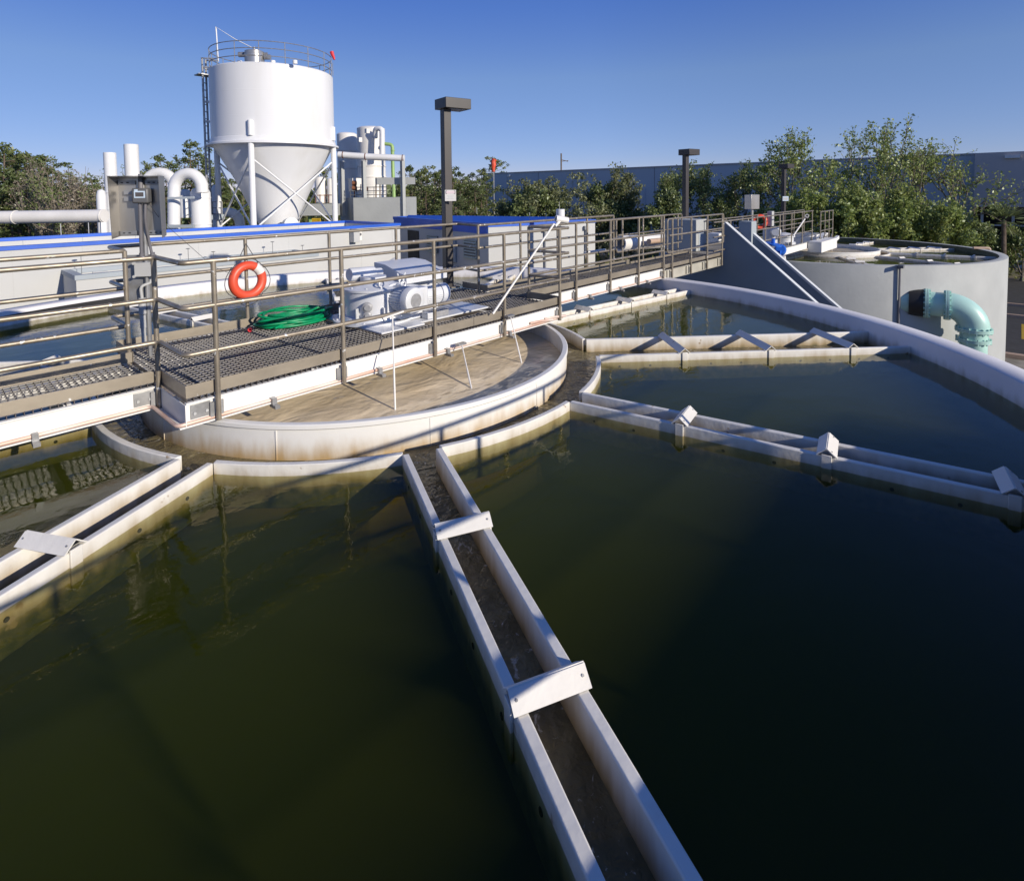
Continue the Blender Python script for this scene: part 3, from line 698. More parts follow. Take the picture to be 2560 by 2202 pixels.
for z in (.235, -.262):
    for q in (-.165, -.115, .075, .12, .165): m.obox(cc + V(0, 0, z) + hx * q + hn * .021, hx * .011, hn * .001, V(0, 0, .005))
m.build('slot', M['black'], rail)
ct = cc + hn * .075 + V(0, 0, .105) + hx * .03
m = MB(); m.obox(ct, hx * .074, hn * .045, V(0, 0, .074)); box = m.build('controller', M['greyplastic'], t, bevel=.016)
m = MB(); m.obox(ct + hn * .0465 + V(0, 0, .012), hx * .048, hn * .001, V(0, 0, .034)); m.obox(ct + hn * .0465 + V(0, 0, .054) - hx * .03, hx * .015, hn * .001, V(0, 0, .008)); m.build('bezel', M['paleblue'], box)
m = MB(); m.obox(ct + hn * .049 + V(0, 0, .012), hx * .036, hn * .001, V(0, 0, .021)); m.build('display', M['screen'], box)
m = MB(); m.tube([ct + V(0, 0, .07) - hx * .02 - hn * .03, ct + V(0, 0, .21) - hx * .02 - hn * .04], .021, 10)
jb = P2(364, 668)      # junction box
m.tube([ct + V(0, 0, -.07) - hx * .02, jb + V(-.03, 0, .09)], .016, 10)
m.tube(rounded([ct + V(0, 0, -.07) + hx * .03, ct + V(0, 0, -.25) + hx * .02, jb + V(.035, -.02, .25), jb + V(.06, -.02, .09)], .08, 5), .013, 10)
for q in (V(-.03, 0, .115), V(.06, -.02, .115)): m.tube([jb + q + V(0, 0, -.03), jb + q + V(0, 0, .03)], .021, 10)
m.build('conduit', M['conduit'], t)
bp = P2(359, 690, py_ + .05)
m = MB(); m.obox(bp + V(-.01, 0, -.03), hx * .135, hn * .002, V(0, 0, .245)); m.build('mounting_plate', M['galv'], t)
m = MB(); m.obox(jb + V(.0, 0, -.02), hx * .085, hn * .05, V(0, 0, .07)); jbo = m.build('junction_box', M['lightgrey'], t, bevel=.006)
m = MB()
for sx in (-1, 1):
    for sz in (-1, 1): m.lathe([(0, 0), (.014, 0), (.014, .03), (0, .03)], jb + hx * (sx * .085) + V(0, 0, -.02 + sz * .065) + hn * .03, 10, axis=hn)
m.build('box_lug', M['lightgrey'], jbo)
m = MB(); k1 = P2(355, 745); k2 = P2(358, 800)
m.tube(rounded([jb + V(.03, -.02, -.09), jb + V(.04, -.02, -.16), k1 + V(-.01, 0, .12), k1], .05, 4), .014, 10)
m.tube([k1 + V(0, 0, -.16), k1 + V(0, 0, .0)], .033, 12); m.tube([k1 + V(0, 0, -.30), k1 + V(0, 0, -.17)], .027, 12); m.tube([k2 + V(.0, 0, -.24), k1 + V(0, 0, -.29)], .021, 10); m.build('cable_gland', M['lightgrey'], t)
m = MB(); m.tube([ct + V(.05, -.04, -.08), ct + V(.12, -.02, -.20), ct + V(.24, .05, -.33), V(-1.5, .85, 1.18), V(-1.1, 1.0, .97)], .0025, 5); m.build('cable', M['rope'], t)

# white cap stand-pipe leaning on the near rail
t = thing('sampling_pipe', 'white plastic pole leaning against the platform rail with a short pipe across its top', 'pipe', AY(1232, 785, -1.14))
m = MB(); m.tube([AY(1232, 785, -1.14), AY(1385, 560, -1.13)], .014, 10); m.build('pole', M['offwhite'], t)
c = AY(1403, 549, -1.12); m = MB(); m.lathe([(.036, -.085), (.048, -.085), (.048, .10), (.036, .10)], c, 20, axis=V(.75, -.40, -.16), closed=True); m.build('cross_pipe', M['offwhite'], t)
m = MB(); m.tube([c, AY(1388, 566, -1.12)], .02, 10); m.build('pipe_socket', M['offwhite'], t)
c = AY(1401, 537, .62)
t = thing('roof_vent', 'white cylinder standing upright on a thin pipe behind the far rail', 'vent', V(c.x, c.y, .3))
MB().lathe([(0, -.10), (.083, -.10), (.083, .10), (.078, .105), (0, .105)], c, 24).build('canister', M['white'], t)
m = MB(); m.tube([V(c.x, c.y, .3), V(c.x, c.y, c.z - .1)], .018, 8); m.tube([c + V(-.03, 0, .1), c + V(-.03, 0, .25)], .004, 6); m.build('pipe', M['galv'], t)

# thin white sample rods hanging into the well
for (a, b, Y, lab) in (((981, 790), (988, 1030), -1.15, 'thin white rod hanging into the muddy well, the leftmost of three, with a T top'), ((1154, 860), (1180, 978), -1.16, 'thin white rod hanging into the muddy well, the middle one of three'), ((1276, 790), (1305, 912), -1.17, 'thin white rod hanging into the muddy well, the rightmost of three')):
    p, q = AY(*a, Y), AY(*b, Y)
    q = AZ(*b, -.08)
    t = thing('sample_rod', lab, 'rod', q, 'rods hanging into the well')
    m = MB(); m.tube([p, p * .45 + q * .55], .0075, 8); m.tube([p * .45 + q * .55, q], .0095, 8); m.build('rod', M['offwhite'], t)
    if Y == -1.15:
        m = MB(); m.tube([p + V(-.14, -.03, -.0), p + V(.16, .03, .015)], .011, 8); m.build('handle', M['offwhite'], t)
    else:
        m = MB(); m.box(p.x - .06, p.x + .06, p.y - .02, p.y + .04, p.z - .012, p.z + .012); m.build('holder', M['galv'], t)
# two white flat posts of the scum trough behind the platform
for x, lab in ((451, 'flat grey-white post in the water behind the coiled hose, the left of a pair'), (473, 'flat white post in the water behind the handrail corner, the right of a pair')):
    c = AY(x, 812, 1.45)
    t = thing('support_post', lab, 'post', V(c.x, c.y, -1.2), 'flat posts behind the platform')
    m = MB(); m.box(c.x - .045, c.x + .045, c.y - .012, c.y + .012, -1.2, .30); m.build('flat_bar', M['launder'], t, bevel=.004)
    m = MB(); m.box(c.x - .012, c.x + .012, c.y + .0125, c.y + .07, -1.2, .30); m.build('stiffener', M['launder'], t)
# ================================================================== GROUND
GZ = -4.5
def sheet(name, x0, x1, y0, y1, z, mat):
    m = MB(); m.add([(x0, y0, z), (x1, y0, z), (x1, y1, z), (x0, y1, z)], [(0, 1, 2, 3)])
    return tag(face_up(m.build(name, mat, origin=((x0 + x1) / 2, (y0 + y1) / 2, z))), kind='structure')
sheet('ground', -1500, 1500, -1500, 1500, GZ, M['soil'])
sheet('yard_pavement', -20, 30, -12, 24, GZ + .006, M['rawconcrete'])
sheet('road', 24.5, 49, -60, 18, GZ + .012, M['asphalt'])
m = MB(); m.box(24.2, 24.48, -60, 18, GZ, GZ + .16); m.box(33, 33.25, -60, -1, GZ, GZ + .15); m.box(36.5, 36.75, -60, -1, GZ, GZ + .15); tag(m.build('kerb', M['tanpipe']), kind='structure')
m = MB()
for i in range(8): m.box(28 + .0, 31.5, -14 + i * 2.6, -13.88 + i * 2.6, GZ + .0125, GZ + .0165)
tag(m.build('road_markings', M['yellow']), kind='structure')

# ================================================================== BLUE TRIMMED BUILDINGS
def parapet_building(name, label, poly, ztop, zroof, th=.16, cap=.085, shed=False, mat='facade', capmat='blue', capz=None):
    """poly counter-clockwise plan; each wall its own part, blue coping on top"""
    t = thing(name, label, 'building', (poly[0][0], poly[0][1], GZ))
    n = len(poly); inner = []
    for i in range(n):
        p0, p1, p2 = Vector(poly[i - 1]), Vector(poly[i]), Vector(poly[(i + 1) % n])
        n1 = Vector((-(p1 - p0).y, (p1 - p0).x)).normalized(); n2 = Vector((-(p2 - p1).y, (p2 - p1).x)).normalized()
        b = (n1 + n2).normalized(); inner.append(p1 + b * (th / max(.3, b.dot(n1))))
    out3 = []
    for i in range(n):
        p0, p1, p2 = Vector(poly[i - 1]), Vector(poly[i]), Vector(poly[(i + 1) % n])
        n1 = Vector((-(p1 - p0).y, (p1 - p0).x)).normalized(); n2 = Vector((-(p2 - p1).y, (p2 - p1).x)).normalized()
        b = (n1 + n2).normalized(); out3.append((p1 - b * (.025 / max(.3, b.dot(n1))), p1 + b * ((th + .015) / max(.3, b.dot(n1)))))
    for i in range(n):
        j = (i + 1) % n
        q = [tuple(poly[i]), tuple(poly[j]), tuple(inner[j]), tuple(inner[i])]
        w = MB().prism(q, GZ, ztop - cap).build('wall', M[mat], t)
        q = [tuple(out3[i][0]), tuple(out3[j][0]), tuple(out3[j][1]), tuple(out3[i][1])]
        MB().prism(q, ztop - cap + .001, ztop).build('coping', M[capmat], w)
    MB().prism([tuple(p) for p in inner], zroof - .2, zroof).build('roof', M['facade'], t)
    return t
bld = parapet_building('process_building', 'long low pale grey building with thin blue roof edge beyond the walkway', [(-9, 10.0), (7.79, 10.0), (7.79, 13.42), (-9, 13.42)], .935, .55)
m = MB()
for i in range(13): x = -8 + i * 1.25; m.box(x - .006, x + .006, 13.42 - .163, 13.42 - .1605, .56, .845)
m.build('panel_joint', M['greywall'], bld)
m = MB()
for i in range(14): x = -8.4 + i * 1.22; m.box(x - .005, x + .005, 9.9965, 9.9995, -1.5, .845)
m.build('panel_joint', M['lightgrey'], bld)
# annexe in front of it
ax = parapet_building('annexe', 'small flat-roofed grey block standing against the long low building, behind the instrument hood', [(-1.46, 8.6), (3.95, 8.6), (3.95, 9.995), (-1.46, 9.995)], .34, .12, .12, .10, mat='facade', capmat='greywall')
m = MB(); m.tube([(-1.0, 9.3, .16), (3.4, 9.3, .16)], .022, 8)
for x in (-.9, .1, .9): m.tube([(x, 9.3, .12), (x, 9.3, .17)], .03, 8)
m.tube([(-1.1, 9.2, .12), (-1.05, 9.2, .3), (-.8, 9.25, .28), (-.6, 9.3, .17)], .02, 8); m.build('roof_pipe', M['lightgrey'], ax)
for (x, y), lab in zip(((202, 635), (470, 622), (533, 630), (681, 605), (756, 614)), ('leftmost of the thin rods with a disc on the annexe roof', 'thin disc-topped rod, second from the left on the annexe roof', 'short disc-topped rod in the middle of the annexe roof', 'tall disc-topped rod, second from the right on the annexe roof', 'rightmost of the thin rods with a disc on the annexe roof')):
    c = AY(x, y, 9.5); t = thing('roof_rod', lab, 'rod', V(c.x, 9.5, .12), 'disc-topped rods on the annexe')
    MB().tube([V(c.x, 9.5, .12), c], .006, 6).build('stem', M['greyplastic'], t)
    MB().lathe([(.0, -.015), (.05, 0), (.05, .008), (0, .012)], c, 14).build('disc', M['greyplastic'], t)
# electrical panel on the right end of the facade and the white vent cowl
c = AY(892, 591, 9.9); t = thing('electrical_panel', 'narrow grey cabinet with a round dial on the wall of the long low building', 'cabinet', V(c.x, 9.9, .2))
m = MB(); m.box(c.x - .2, c.x + .02, 9.75, 9.995, c.z - .18, c.z + .24); m.build('cabinet', M['lightgrey'], t, bevel=.01)
m = MB(); m.box(c.x + .03, c.x + .16, 9.85, 9.995, c.z - .14, c.z + .16); m.build('side_box', M['offwhite'], t, bevel=.006)
m = MB(); m.lathe([(0, 0), (.045, 0), (.045, .02), (0, .02)], V(c.x + .09, 9.848, c.z + .06), 16, axis=(0, -1, 0)); m.build('dial', M['greyplastic'], t)
c = AY(989, 655, 4.6); t = thing('vent_cowl', 'white mushroom vent cowl behind the motor', 'vent', V(c.x, 4.6, -.5))
MB().lathe([(.09, -.6), (.09, .03), (.20, .0), (.03, .10), (0, .10)], c, 20).build('cowl', M['offwhite'], t)

b2l = [(9.57, 7.45), (13.65, 5.87), (13.85, 7.2), (11.75, 14.84), (11.0, 14.84)]
b2b = parapet_building('control_building', 'grey building with a broad blue fascia and louvred vents, behind the nearest lamp post', b2l, .92, .62, .12, .13)
A_, D_ = Vector((9.57, 7.45, 0)), Vector((11.0, 14.84, 0)); dv = (D_ - A_).normalized(); nv = Vector((-dv.y, dv.x, 0))
def onside(u, z): return A_ + dv * u + V(0, 0, z)
m = MB(); m.obox(onside(3.75, .665) + nv * .012, dv * 3.7, nv * .01, V(0, 0, .123)); m.build('fascia', M['blue'], b2b)
E_, F_ = Vector((13.85, 7.2, 0)), Vector((11.75, 14.84, 0)); de = (F_ - E_).normalized(); ne = Vector((-de.y, de.x, 0))
m = MB(); m.obox((E_ + F_) / 2 + ne * .15 + V(0, 0, .80), de * 3.8, ne * .012, V(0, 0, .17)); m.build('fascia', M['blue'], b2b)
for u, w in ((1.1, .42), (3.9, .42)):
    m = MB(); c = onside(u, -.05) + nv * .03; m.obox(c, dv * w, nv * .028, V(0, 0, .32)); lo = m.build('louvre', M['greyplastic'], b2b)
    m = MB()
    for k in range(6): m.obox(c + nv * .035 + V(0, 0, -.26 + k * .104), dv * (w - .03), (nv * .03 + V(0, 0, -.03)), V(0, 0, .006))
    for s in (-1, 1): m.obox(c + nv * .034 + dv * (s * (w - .012)), dv * .018, nv * .008, V(0, 0, .33)); m.obox(c + nv * .034 + V(0, 0, s * .32), dv * w, nv * .008, V(0, 0, .016))
    m.build('blade', pmat('pale_green_louvre', (.42, .47, .42), .5, var=.05), lo)
m = MB(); m.obox(onside(5.6, -.35) + nv * .015, dv * .5, nv * .012, V(0, 0, .75)); m.build('door', M['black'], b2b)
m = MB(); m.obox(onside(2.4, -.2) + nv * .04, dv * .3, nv * .03, V(0, 0, .4)); m.build('wall_panel', M['greywall'], b2b)
B_ = Vector((13.65, 5.87, 0)); dv2 = (B_ - A_).normalized(); nv2 = Vector((dv2.y, -dv2.x, 0))
for u in (2.2, 3.95):
    m = MB(); c = A_ + dv2 * u + nv2 * .06; m.tube([c + V(0, 0, .6), c + V(0, 0, -3)], .045, 8); m.obox(c + V(0, 0, .62), dv2 * .09, nv2 * .07, V(0, 0, .07)); m.build('downpipe', M['lightgrey'], b2b)
# lightning rods on the roof edges
for x, y, yy in ((152, 573, 13.4), (222, 580, 13.4), (1014, 533, 14.8), (1192, 528, 14), (1324, 528, 7), (1365, 536, 6.2)):
    c = AY(x, y, yy); t = thing('lightning_rod', 'thin pale rod on a blue roof edge', 'rod', V(c.x, yy, .9), 'thin rods on the blue roof edges')
    MB().tube([V(c.x, yy, .9), V(c.x, yy, .9 + .34)], .010, 6).build('rod', M['lightgrey'], t)

# ================================================================== SILO
T = 24.; k = T / FPX
sc = AD(686, 300, T); sx_, sy_ = sc.x, sc.y
Rs = 142 * k
def sz(y, x=686, tt=None): return AD(x, y, (T - Rs * .9) if tt is None else tt).z
zt_ = sz(158) - .05; zg_ = sz(352); zb_ = sz(585)
silo = thing('silo', 'tall white storage silo with a conical hopper, ladder and roof railing', 'silo', (sx_, sy_, zb_))
MB().lathe([(Rs, zg_ - .02), (Rs, zt_), (Rs - .06, zt_ + .05), (0, zt_ + .30)], (sx_, sy_, 0), 96).build('shell', M['white'], silo, angle=30)
m = MB(); m.lathe([(Rs + .002, zg_ + .20), (Rs + .03, zg_ + .18), (Rs + .06, zg_ + .02), (Rs + .17, zg_ - .02), (Rs + .17, zg_ - .09), (Rs - .08, zg_ - .09)], (sx_, sy_, 0), 96); m.build('ring_girder', M['white'], silo, angle=30)
m = MB()
for f_ in (.33, .66): z = zg_ + (zt_ - zg_) * f_; m.lathe([(Rs + .0005, z - .012), (Rs + .004, z), (Rs + .0005, z + .012)], (sx_, sy_, 0), 96)
m.build('weld_seam', M['white'], silo)
rb = 40 * k
MB().lathe([(Rs - .05, zg_ - .06), (Rs * .66, zg_ - (zg_ - zb_) * .40), (rb, zb_ + .12), (rb, zb_ - .3), (0, zb_ - .3)], (sx_, sy_, 0), 80).build('hopper', M['white'], silo, angle=25)
view = math.atan2(CAM.y - sy_, CAM.x - sx_)
legs = []
for ph in (-20.5, 69.5, 159.5, 249.5):
    a = view + math.radians(ph); legs.append(V(sx_ + (Rs + .03) * cos(a), sy_ + (Rs + .03) * sin(a), 0))
legz0 = GZ
for p in legs:
    lg = MB().tube([p + V(0, 0, legz0), p + V(0, 0, zg_ - .091)], .115, 14).build('leg', M['white'], silo)
    MB().tube([p + V(0, 0, zg_ + .2), p + V(0, 0, zg_ + .78)], .10, 12).build('leg_head', M['white'], lg)
for i in range(4):
    a, b = legs[i], legs[(i + 1) % 4]
    za, zb2 = zg_ - .75, sz(570)
    for p, q in ((a, b), (b, a)):
        d = (q - p).normalized()
        MB().tube([p + d * .1 + V(0, 0, za), q - d * .1 + V(0, 0, zb2)], .035, 8).build('brace', M['white'], silo)
    for p in (a, b):
        pass
m = MB(); mp = AD(729, 562, T - rb - .35); m.lathe([(0, -.02), (.30, 0), (.30, .09), (.26, .10), (.26, .4)], V(mp.x, mp.y, mp.z), 24, axis=V(sx_ - mp.x, sy_ - mp.y, 0)); m.build('manhole', M['white'], silo)
# ladder
lp = AD(523, 300, T - .3); ld = -V(CR.x, CR.y, 0).normalized() * .97 - V(CF.x, CF.y, 0).normalized() * .15; ld.normalize(); lt = V(-ld.y, ld.x, 0)
lc = V(sx_, sy_, 0) + ld * (Rs + .30)
m = MB()
for s in (-1, 1): m.tube([lc + lt * (.19 * s) + V(0, 0, sz(590)), lc + lt * (.19 * s) + V(0, 0, zt_ + .65)], .045, 8)
lad = m.build('ladder', M['galv'], silo)
z = sz(588)
while z < zt_ + .3: MB().tube([lc - lt * .19 + V(0, 0, z), lc + lt * .19 + V(0, 0, z)], .018, 6).build('rung', M['galv'], lad); z += .30
m = MB()
for y in (235, 288, 341): m.bar(lc + V(0, 0, sz(y)), lc - ld * .30 + V(0, 0, sz(y)), .10, .09)
m.build('ladder_bracket', M['white'], lad)
for i in range(3):
    m = MB(); zz = sz(590) + .9 + i * 1.7
m = MB()
for zz in (zt_ + .25, zt_ + .62): m.bar(lc + lt * .19 + V(0, 0, zz), lc - ld * .5 + lt * .19 + V(0, 0, zz), .05, .05); m.bar(lc - lt * .19 + V(0, 0, zz), lc - ld * .5 - lt * .19 + V(0, 0, zz), .05, .05)
m.box(lc.x - .3, lc.x + .3, lc.y - .25, lc.y + .3, zt_ - .06, zt_ - .02); m.build('ladder_head', M['galv'], lad)
# roof railing
RH = 47 * k
rl = None
m = MB()
for f_ in (.30, .66, 1.0):
    m.tube([V(sx_ + (Rs - .04) * cos(a), sy_ + (Rs - .04) * sin(a), zt_ + .04 + RH * f_) for a in [2 * pi * i / 64 for i in range(64)]], .017, 6, closed=True)
rl = m.build('roof_railing', M['galv'], silo)
for i in range(16):
    a = view + math.radians(11 + 22.5 * i); p = V(sx_ + (Rs - .04) * cos(a), sy_ + (Rs - .04) * sin(a), 0)
    MB().tube([p + V(0, 0, zt_), p + V(0, 0, zt_ + .04 + RH)], .017, 6).build('railing_post', M['galv'], rl)
# filter on the roof
fc_ = AD(636, 130, T - .2)
m = MB(); m.lathe([(23 * k, zt_), (23 * k, sz(112)), (24.5 * k, sz(111)), (24.5 * k, sz(106)), (22.5 * k, sz(105)), (22.5 * k, sz(97)), (19 * k, sz(95)), (0, sz(94))], (fc_.x, fc_.y, 0), 32); fl = m.build('dust_filter', M['cab'], silo)
side = V(CR.x, CR.y, 0).normalized()
m = MB()
cz = sz(103)
for s, w in ((-1, 1), (1, 1)):
    q = V(fc_.x, fc_.y, cz) + side * (s * 32 * k)
    m.lathe([(0, -.12), (.11, -.12), (.11, .12), (0, .12)], q + V(0, 0, -.02 if s < 0 else -.14), 16, axis=side); m.tube([q, q - side * (s * .2)], .06, 8)
    m.build('filter_valve', M['galv'], fl); m = MB()
MB().tube([V(fc_.x, fc_.y, sz(95)), V(fc_.x, fc_.y, sz(84))], .05, 8).build('filter_neck', M['galv'], fl)
e1 = AD(540, 68, T); m = MB(); m.tube([V(fc_.x, fc_.y, sz(89)), V(fc_.x, fc_.y, sz(89)) * .5 + e1 * .5 + V(0, 0, -.06), e1, AD(546, 155, T)], .02, 6); m.build('vent_line', M['white'], silo)
m = MB()
for x in (600, 683, 738): 
    q = AD(x, 168 + (x - 600) * .02, T - Rs * .88); MB().tube([V(q.x, q.y, zt_ + .02), V(q.x, q.y, zt_ + .15)], .09, 10).build('roof_fitting', M['white'], silo)
ws = AD(831, 135, T); t = thing('windsock', 'small red windsock on the right edge of the silo roof', 'windsock', V(ws.x, ws.y, zt_), 'red windsocks')
MB().tube([V(ws.x, ws.y, zt_), V(ws.x, ws.y, sz(126))], .014, 6).build('mast', M['galv'], t)
m = MB(); m.tube([AD(829, 130, T), AD(831, 137, T), AD(834, 144, T), AD(836, 150, T)], [.085, .075, .06, .04], 10); m.build('sock', M['red'], t)
ws = AD(1234, 413, 70); t = thing('windsock', 'limp red-orange windsock hanging in front of the pines, above the grey warehouse edge', 'windsock', V(ws.x, ws.y, -.5), 'red windsocks')
MB().tube([V(ws.x, ws.y, GZ), AD(1234, 397, 70)], .05, 6).build('mast', M['galv'], t)
m = MB(); m.tube([AD(1236, 398, 70), AD(1233, 405, 70), AD(1234, 413, 70), AD(1233, 421, 70), AD(1234, 430, 70)], [.34, .30, .33, .24, .16], 10); m.build('sock', M['orange'], t)

# ================================================================== TOWERS RIGHT OF THE SILO
def vcyl(m, x0, x1, y0, y1, t, n=40, dome=.0):
    "vertical cylinder from its picture extents at distance t"
    kk = t / FPX; r = (x1 - x0) / 2 * kk / sqrt(1 + (((x0 + x1) / 2 - PPX) / FPX) ** 2); c = AD((x0 + x1) / 2, y0, t + r)
    zt, zb = AD((x0 + x1) / 2, y0, t).z, AD((x0 + x1) / 2, y1, t).z
    pr = [(r, zb), (r, zt)] + ([(r * .8, zt + dome * .7), (r * .4, zt + dome * .95), (0, zt + dome)] if dome else [(r - .02, zt + .02), (0, zt + .03)])
    m.lathe(pr, (c.x, c.y, 0), n); return c, r, zt, zb
TT = 31.
s_ = TT / FPX
def tower(label, x0, x1, y0, y1, t, rings):
    c0 = AD((x0 + x1) / 2, y1, t); th = thing('stripping_tower', label, 'tower', V(c0.x, c0.y, c0.z), 'white stripping towers')
    m = MB(); c, r, zt, zb = vcyl(m, x0, x1, y0, y1, t, dome=.12); m.build('shell', M['offwhite'], th)
    m = MB()
    for y in rings:
        z = AD((x0 + x1) / 2, y, t).z; m.lathe([(r + .001, z - .03), (r + .04, z - .025), (r + .04, z + .025), (r + .001, z + .03)], (c.x, c.y, 0), 40)
    m.build('flange_ring', M['offwhite'], th); return th, c, r, zt, zb
tw1 = tower('white cylindrical tower half hidden behind the silo, the shorter of two', 841, 893, 334, 520, TT + 1.6, (375, 420, 447))
tw2 = tower('white cylindrical tower right of the silo with a down pipe, the taller of two', 891, 963, 318, 500, TT, (414, 442, 480))
m = MB(); q0 = AD(940, 330, TT); m.tube(rounded([AD(938, 345, TT - .1), AD(938, 322, TT - .35), AD(955, 322, TT - .5), AD(955, 352, TT - .5), AD(955, 392, TT - .5)], .5, 8), 6.3 * s_, 16); m.build('down_pipe', M['white'], tw2[0])
m = MB()
for x, y in ((918, 328), (899, 350)): q = AD(x, y, TT - .9); MB().box(q.x - .1, q.x + .1, q.y - .1, q.y + .1, q.z - .12, q.z + .12).build('lifting_lug', M['offwhite'], tw2[0])
blk = thing('concrete_plinth', 'grey concrete block wall with tall posts, carrying the white towers', 'wall', AD(930, 545, TT - 2))
tb = TT - 2.2; sb = tb / FPX
P_, Q_ = AD(883, 495, tb), AD(1013, 492, tb + .0)
dq = (Q_ - P_); dq.z = 0; dq.normalize(); bk = V(-dq.y, dq.x, 0)
ztp = P_.z
m = MB(); poly = [P_, P_ + dq * (Q_ - P_).length, P_ + dq * (Q_ - P_).length + bk * 2.6, P_ - dq * .2 + bk * 3.2]
P3 = AD(850, 495, tb + 3.0)
poly = [(P_.x, P_.y), ((P_ + dq * 2.75).x, (P_ + dq * 2.75).y), ((P_ + dq * 2.75 + bk * 3).x, (P_ + dq * 2.75 + bk * 3).y), (P3.x, P3.y)]
m.prism(poly, GZ, ztp); m.build('block_wall', M['concrete'], blk)
m = MB()
for x, yt, off in ((857, 403, .9), (911, 403, .2), (1008, 403, .0)):
    q = AD(x, 500, tb + off); m.box(q.x - .09, q.x + .09, q.y - .09, q.y + .09, ztp - 1 if x < 1000 else GZ, AD(x, yt, tb + off).z)
m.build('pipe_post', M['concrete'], blk)
m = MB(); q = AD(988, 453, tb + .3); m.obox(q, side * 1.0, V(.02, .1, 0), V(0, 0, .18)); m.build('beam', M['concrete'], blk)
t = thing('header_pipe', 'thick white horizontal pipe on posts, running right from the silo in front of the towers', 'pipe', AD(930, 392, tb - .1))
MB().tube([AD(846, 387, tb), AD(870, 389, tb), AD(915, 392, tb), AD(1011, 396, tb)], 8.2 * sb, 20).build('pipe', M['white'], t)
m = MB()
for x, y in ((858, 388.2), (914, 392), (1007, 395.8)): m.lathe([(8.3 * sb, -.02), (8.9 * sb, -.02), (8.9 * sb, .02), (8.3 * sb, .02)], AD(x, y, tb), 20, axis=side, closed=True)
m.build('clamp', M['rust'], t)
t = thing('green_pipe', 'lime green bent pipe rising beside the right-hand tower', 'pipe', AD(984, 495, TT))
MB().tube(rounded([AD(962, 360, TT), AD(981, 362, TT), AD(982, 420, TT), AD(985, 500, TT)], .25, 6), 4.4 * s_, 14).build('pipe', M['limegreen'], t)
m = MB()
for y in (377, 475): q = AD(982 + (y - 377) * .02, y, TT); m.lathe([(4.5 * s_, -.03), (5.4 * s_, -.03), (5.4 * s_, .03), (4.5 * s_, .03)], q, 16, closed=True)
m.build('coupling', M['limegreen'], t)
t = thing('valve_manifold', 'rusty pipework and guard rails on top of the grey block wall', 'pipework', AD(920, 490, tb + .3))
m = MB()
for y in (468, 477, 487): m.tube([AD(875, y + 1, tb + .5), AD(966, y, tb + .5)], .022, 6)
for x in (876, 892, 905, 920, 935, 950, 966): m.tube([AD(x, 467, tb + .5), AD(x, 494, tb + .5)], .02, 6)
m.build('guard_rail', M['greyplastic'], t)
m = MB()
for x, y0 in ((886, 450), (912, 455), (940, 448), (950, 451)): m.tube([AD(x, y0, tb + .7), AD(x, 494, tb + .7)], .035, 8)
for x, y in ((886, 470), (914, 473), (886, 458)): q = AD(x, y, tb + .6); m.lathe([(0, -.1), (.13, -.1), (.13, .1), (0, .1)], q, 10, axis=side)
m.build('riser', M['rust'], t)
m = MB(); q = AD(888, 462, tb + .9); m.box(q.x - .28, q.x + .28, q.y - .2, q.y + .2, q.z - .36, q.z + .34); m.build('white_box', M['offwhite'], t)
# equipment seen between silo legs
t = thing('pump_skid', 'white drums and rusty pipes on a grey platform behind the silo hopper', 'equipment', AD(810, 510, 30))
m = MB(); vcyl(m, 786, 815, 448, 508, 30, dome=.15); vcyl(m, 817, 836, 450, 508, 30, dome=.1); m.build('drum', M['offwhite'], t)
q = AD(800, 524, 29.5); MB().obox(q, side * 1.05, V(.3, .4, 0), V(0, 0, .30)).build('platform', M['concrete'], t)
m = MB(); m.tube([AD(776, 540, 29.5), AD(776, 560, 29.5)], .12, 8); m.build('green_leg', M['limegreen'], t)
m = MB()
for x in (789, 800, 812, 822): m.tube([AD(x, 487, 29.4), AD(x, 508, 29.4)], .025, 6)
m.tube([AD(786, 489, 29.4), AD(834, 488, 29.4)], .025, 6); m.build('guard_rail', M['rust'], t)
t = thing('yellow_stand', 'small yellow steel frame under the silo hopper', 'frame', AD(790, 553, 28)); m = MB()
m.tube([AD(780, 549, 28), AD(801, 549, 28)], .06, 8); m.tube([AD(780, 554, 28), AD(801, 554, 28)], .05, 8)
for x in (782, 791, 800): m.tube([AD(x, 547, 28), AD(x, 558, 28)], .04, 8)
m.build('frame', M['yellow'], t)

# ================================================================== LEFT PROCESS EQUIPMENT
TL = 22.
def cyl_thing(name, label, cat, x0, x1, y0, y1, t, dome=0., mat='white', group=None, rings=(), base=None):
    c0 = AD((x0 + x1) / 2, y1, t); th = thing(name, label, cat, V(c0.x, c0.y, min(c0.z, .9)), group)
    m = MB(); c, r, zt, zb = vcyl(m, x0, x1, y0, y1, t, dome=dome); m.build('shell', M[mat], th)
    if rings:
        m = MB()
        for y in rings:
            z = AD((x0 + x1) / 2, y, t).z; m.lathe([(r + .001, z - .02), (r + .02, z - .02), (r + .02, z + .02), (r + .001, z + .02)], (c.x, c.y, 0), 32)
        m.build('band', M[mat], th)
    return th
cyl_thing('exhaust_stack', 'white cylindrical stack at far left, the shorter and slimmer of two', 'stack', 257, 291, 382, 592, TL, group='white stacks', rings=(481, 524))
cyl_thing('exhaust_stack', 'white cylindrical stack, the taller and wider of two, behind the instrument hood', 'stack', 308, 347, 361, 592, TL + 1, group='white stacks', rings=(450, 500))
cyl_thing('scrubber_vessel', 'small white domed vessel left of the white stacks', 'tank', 240, 266, 490, 592, TL - .5, dome=.25)
cyl_thing('scrubber_vessel', 'blue-shaded white domed vessel left of the silo ladder, below the bent duct', 'tank', 475, 527, 482, 590, TL + .5, dome=.22, rings=(495, 562))
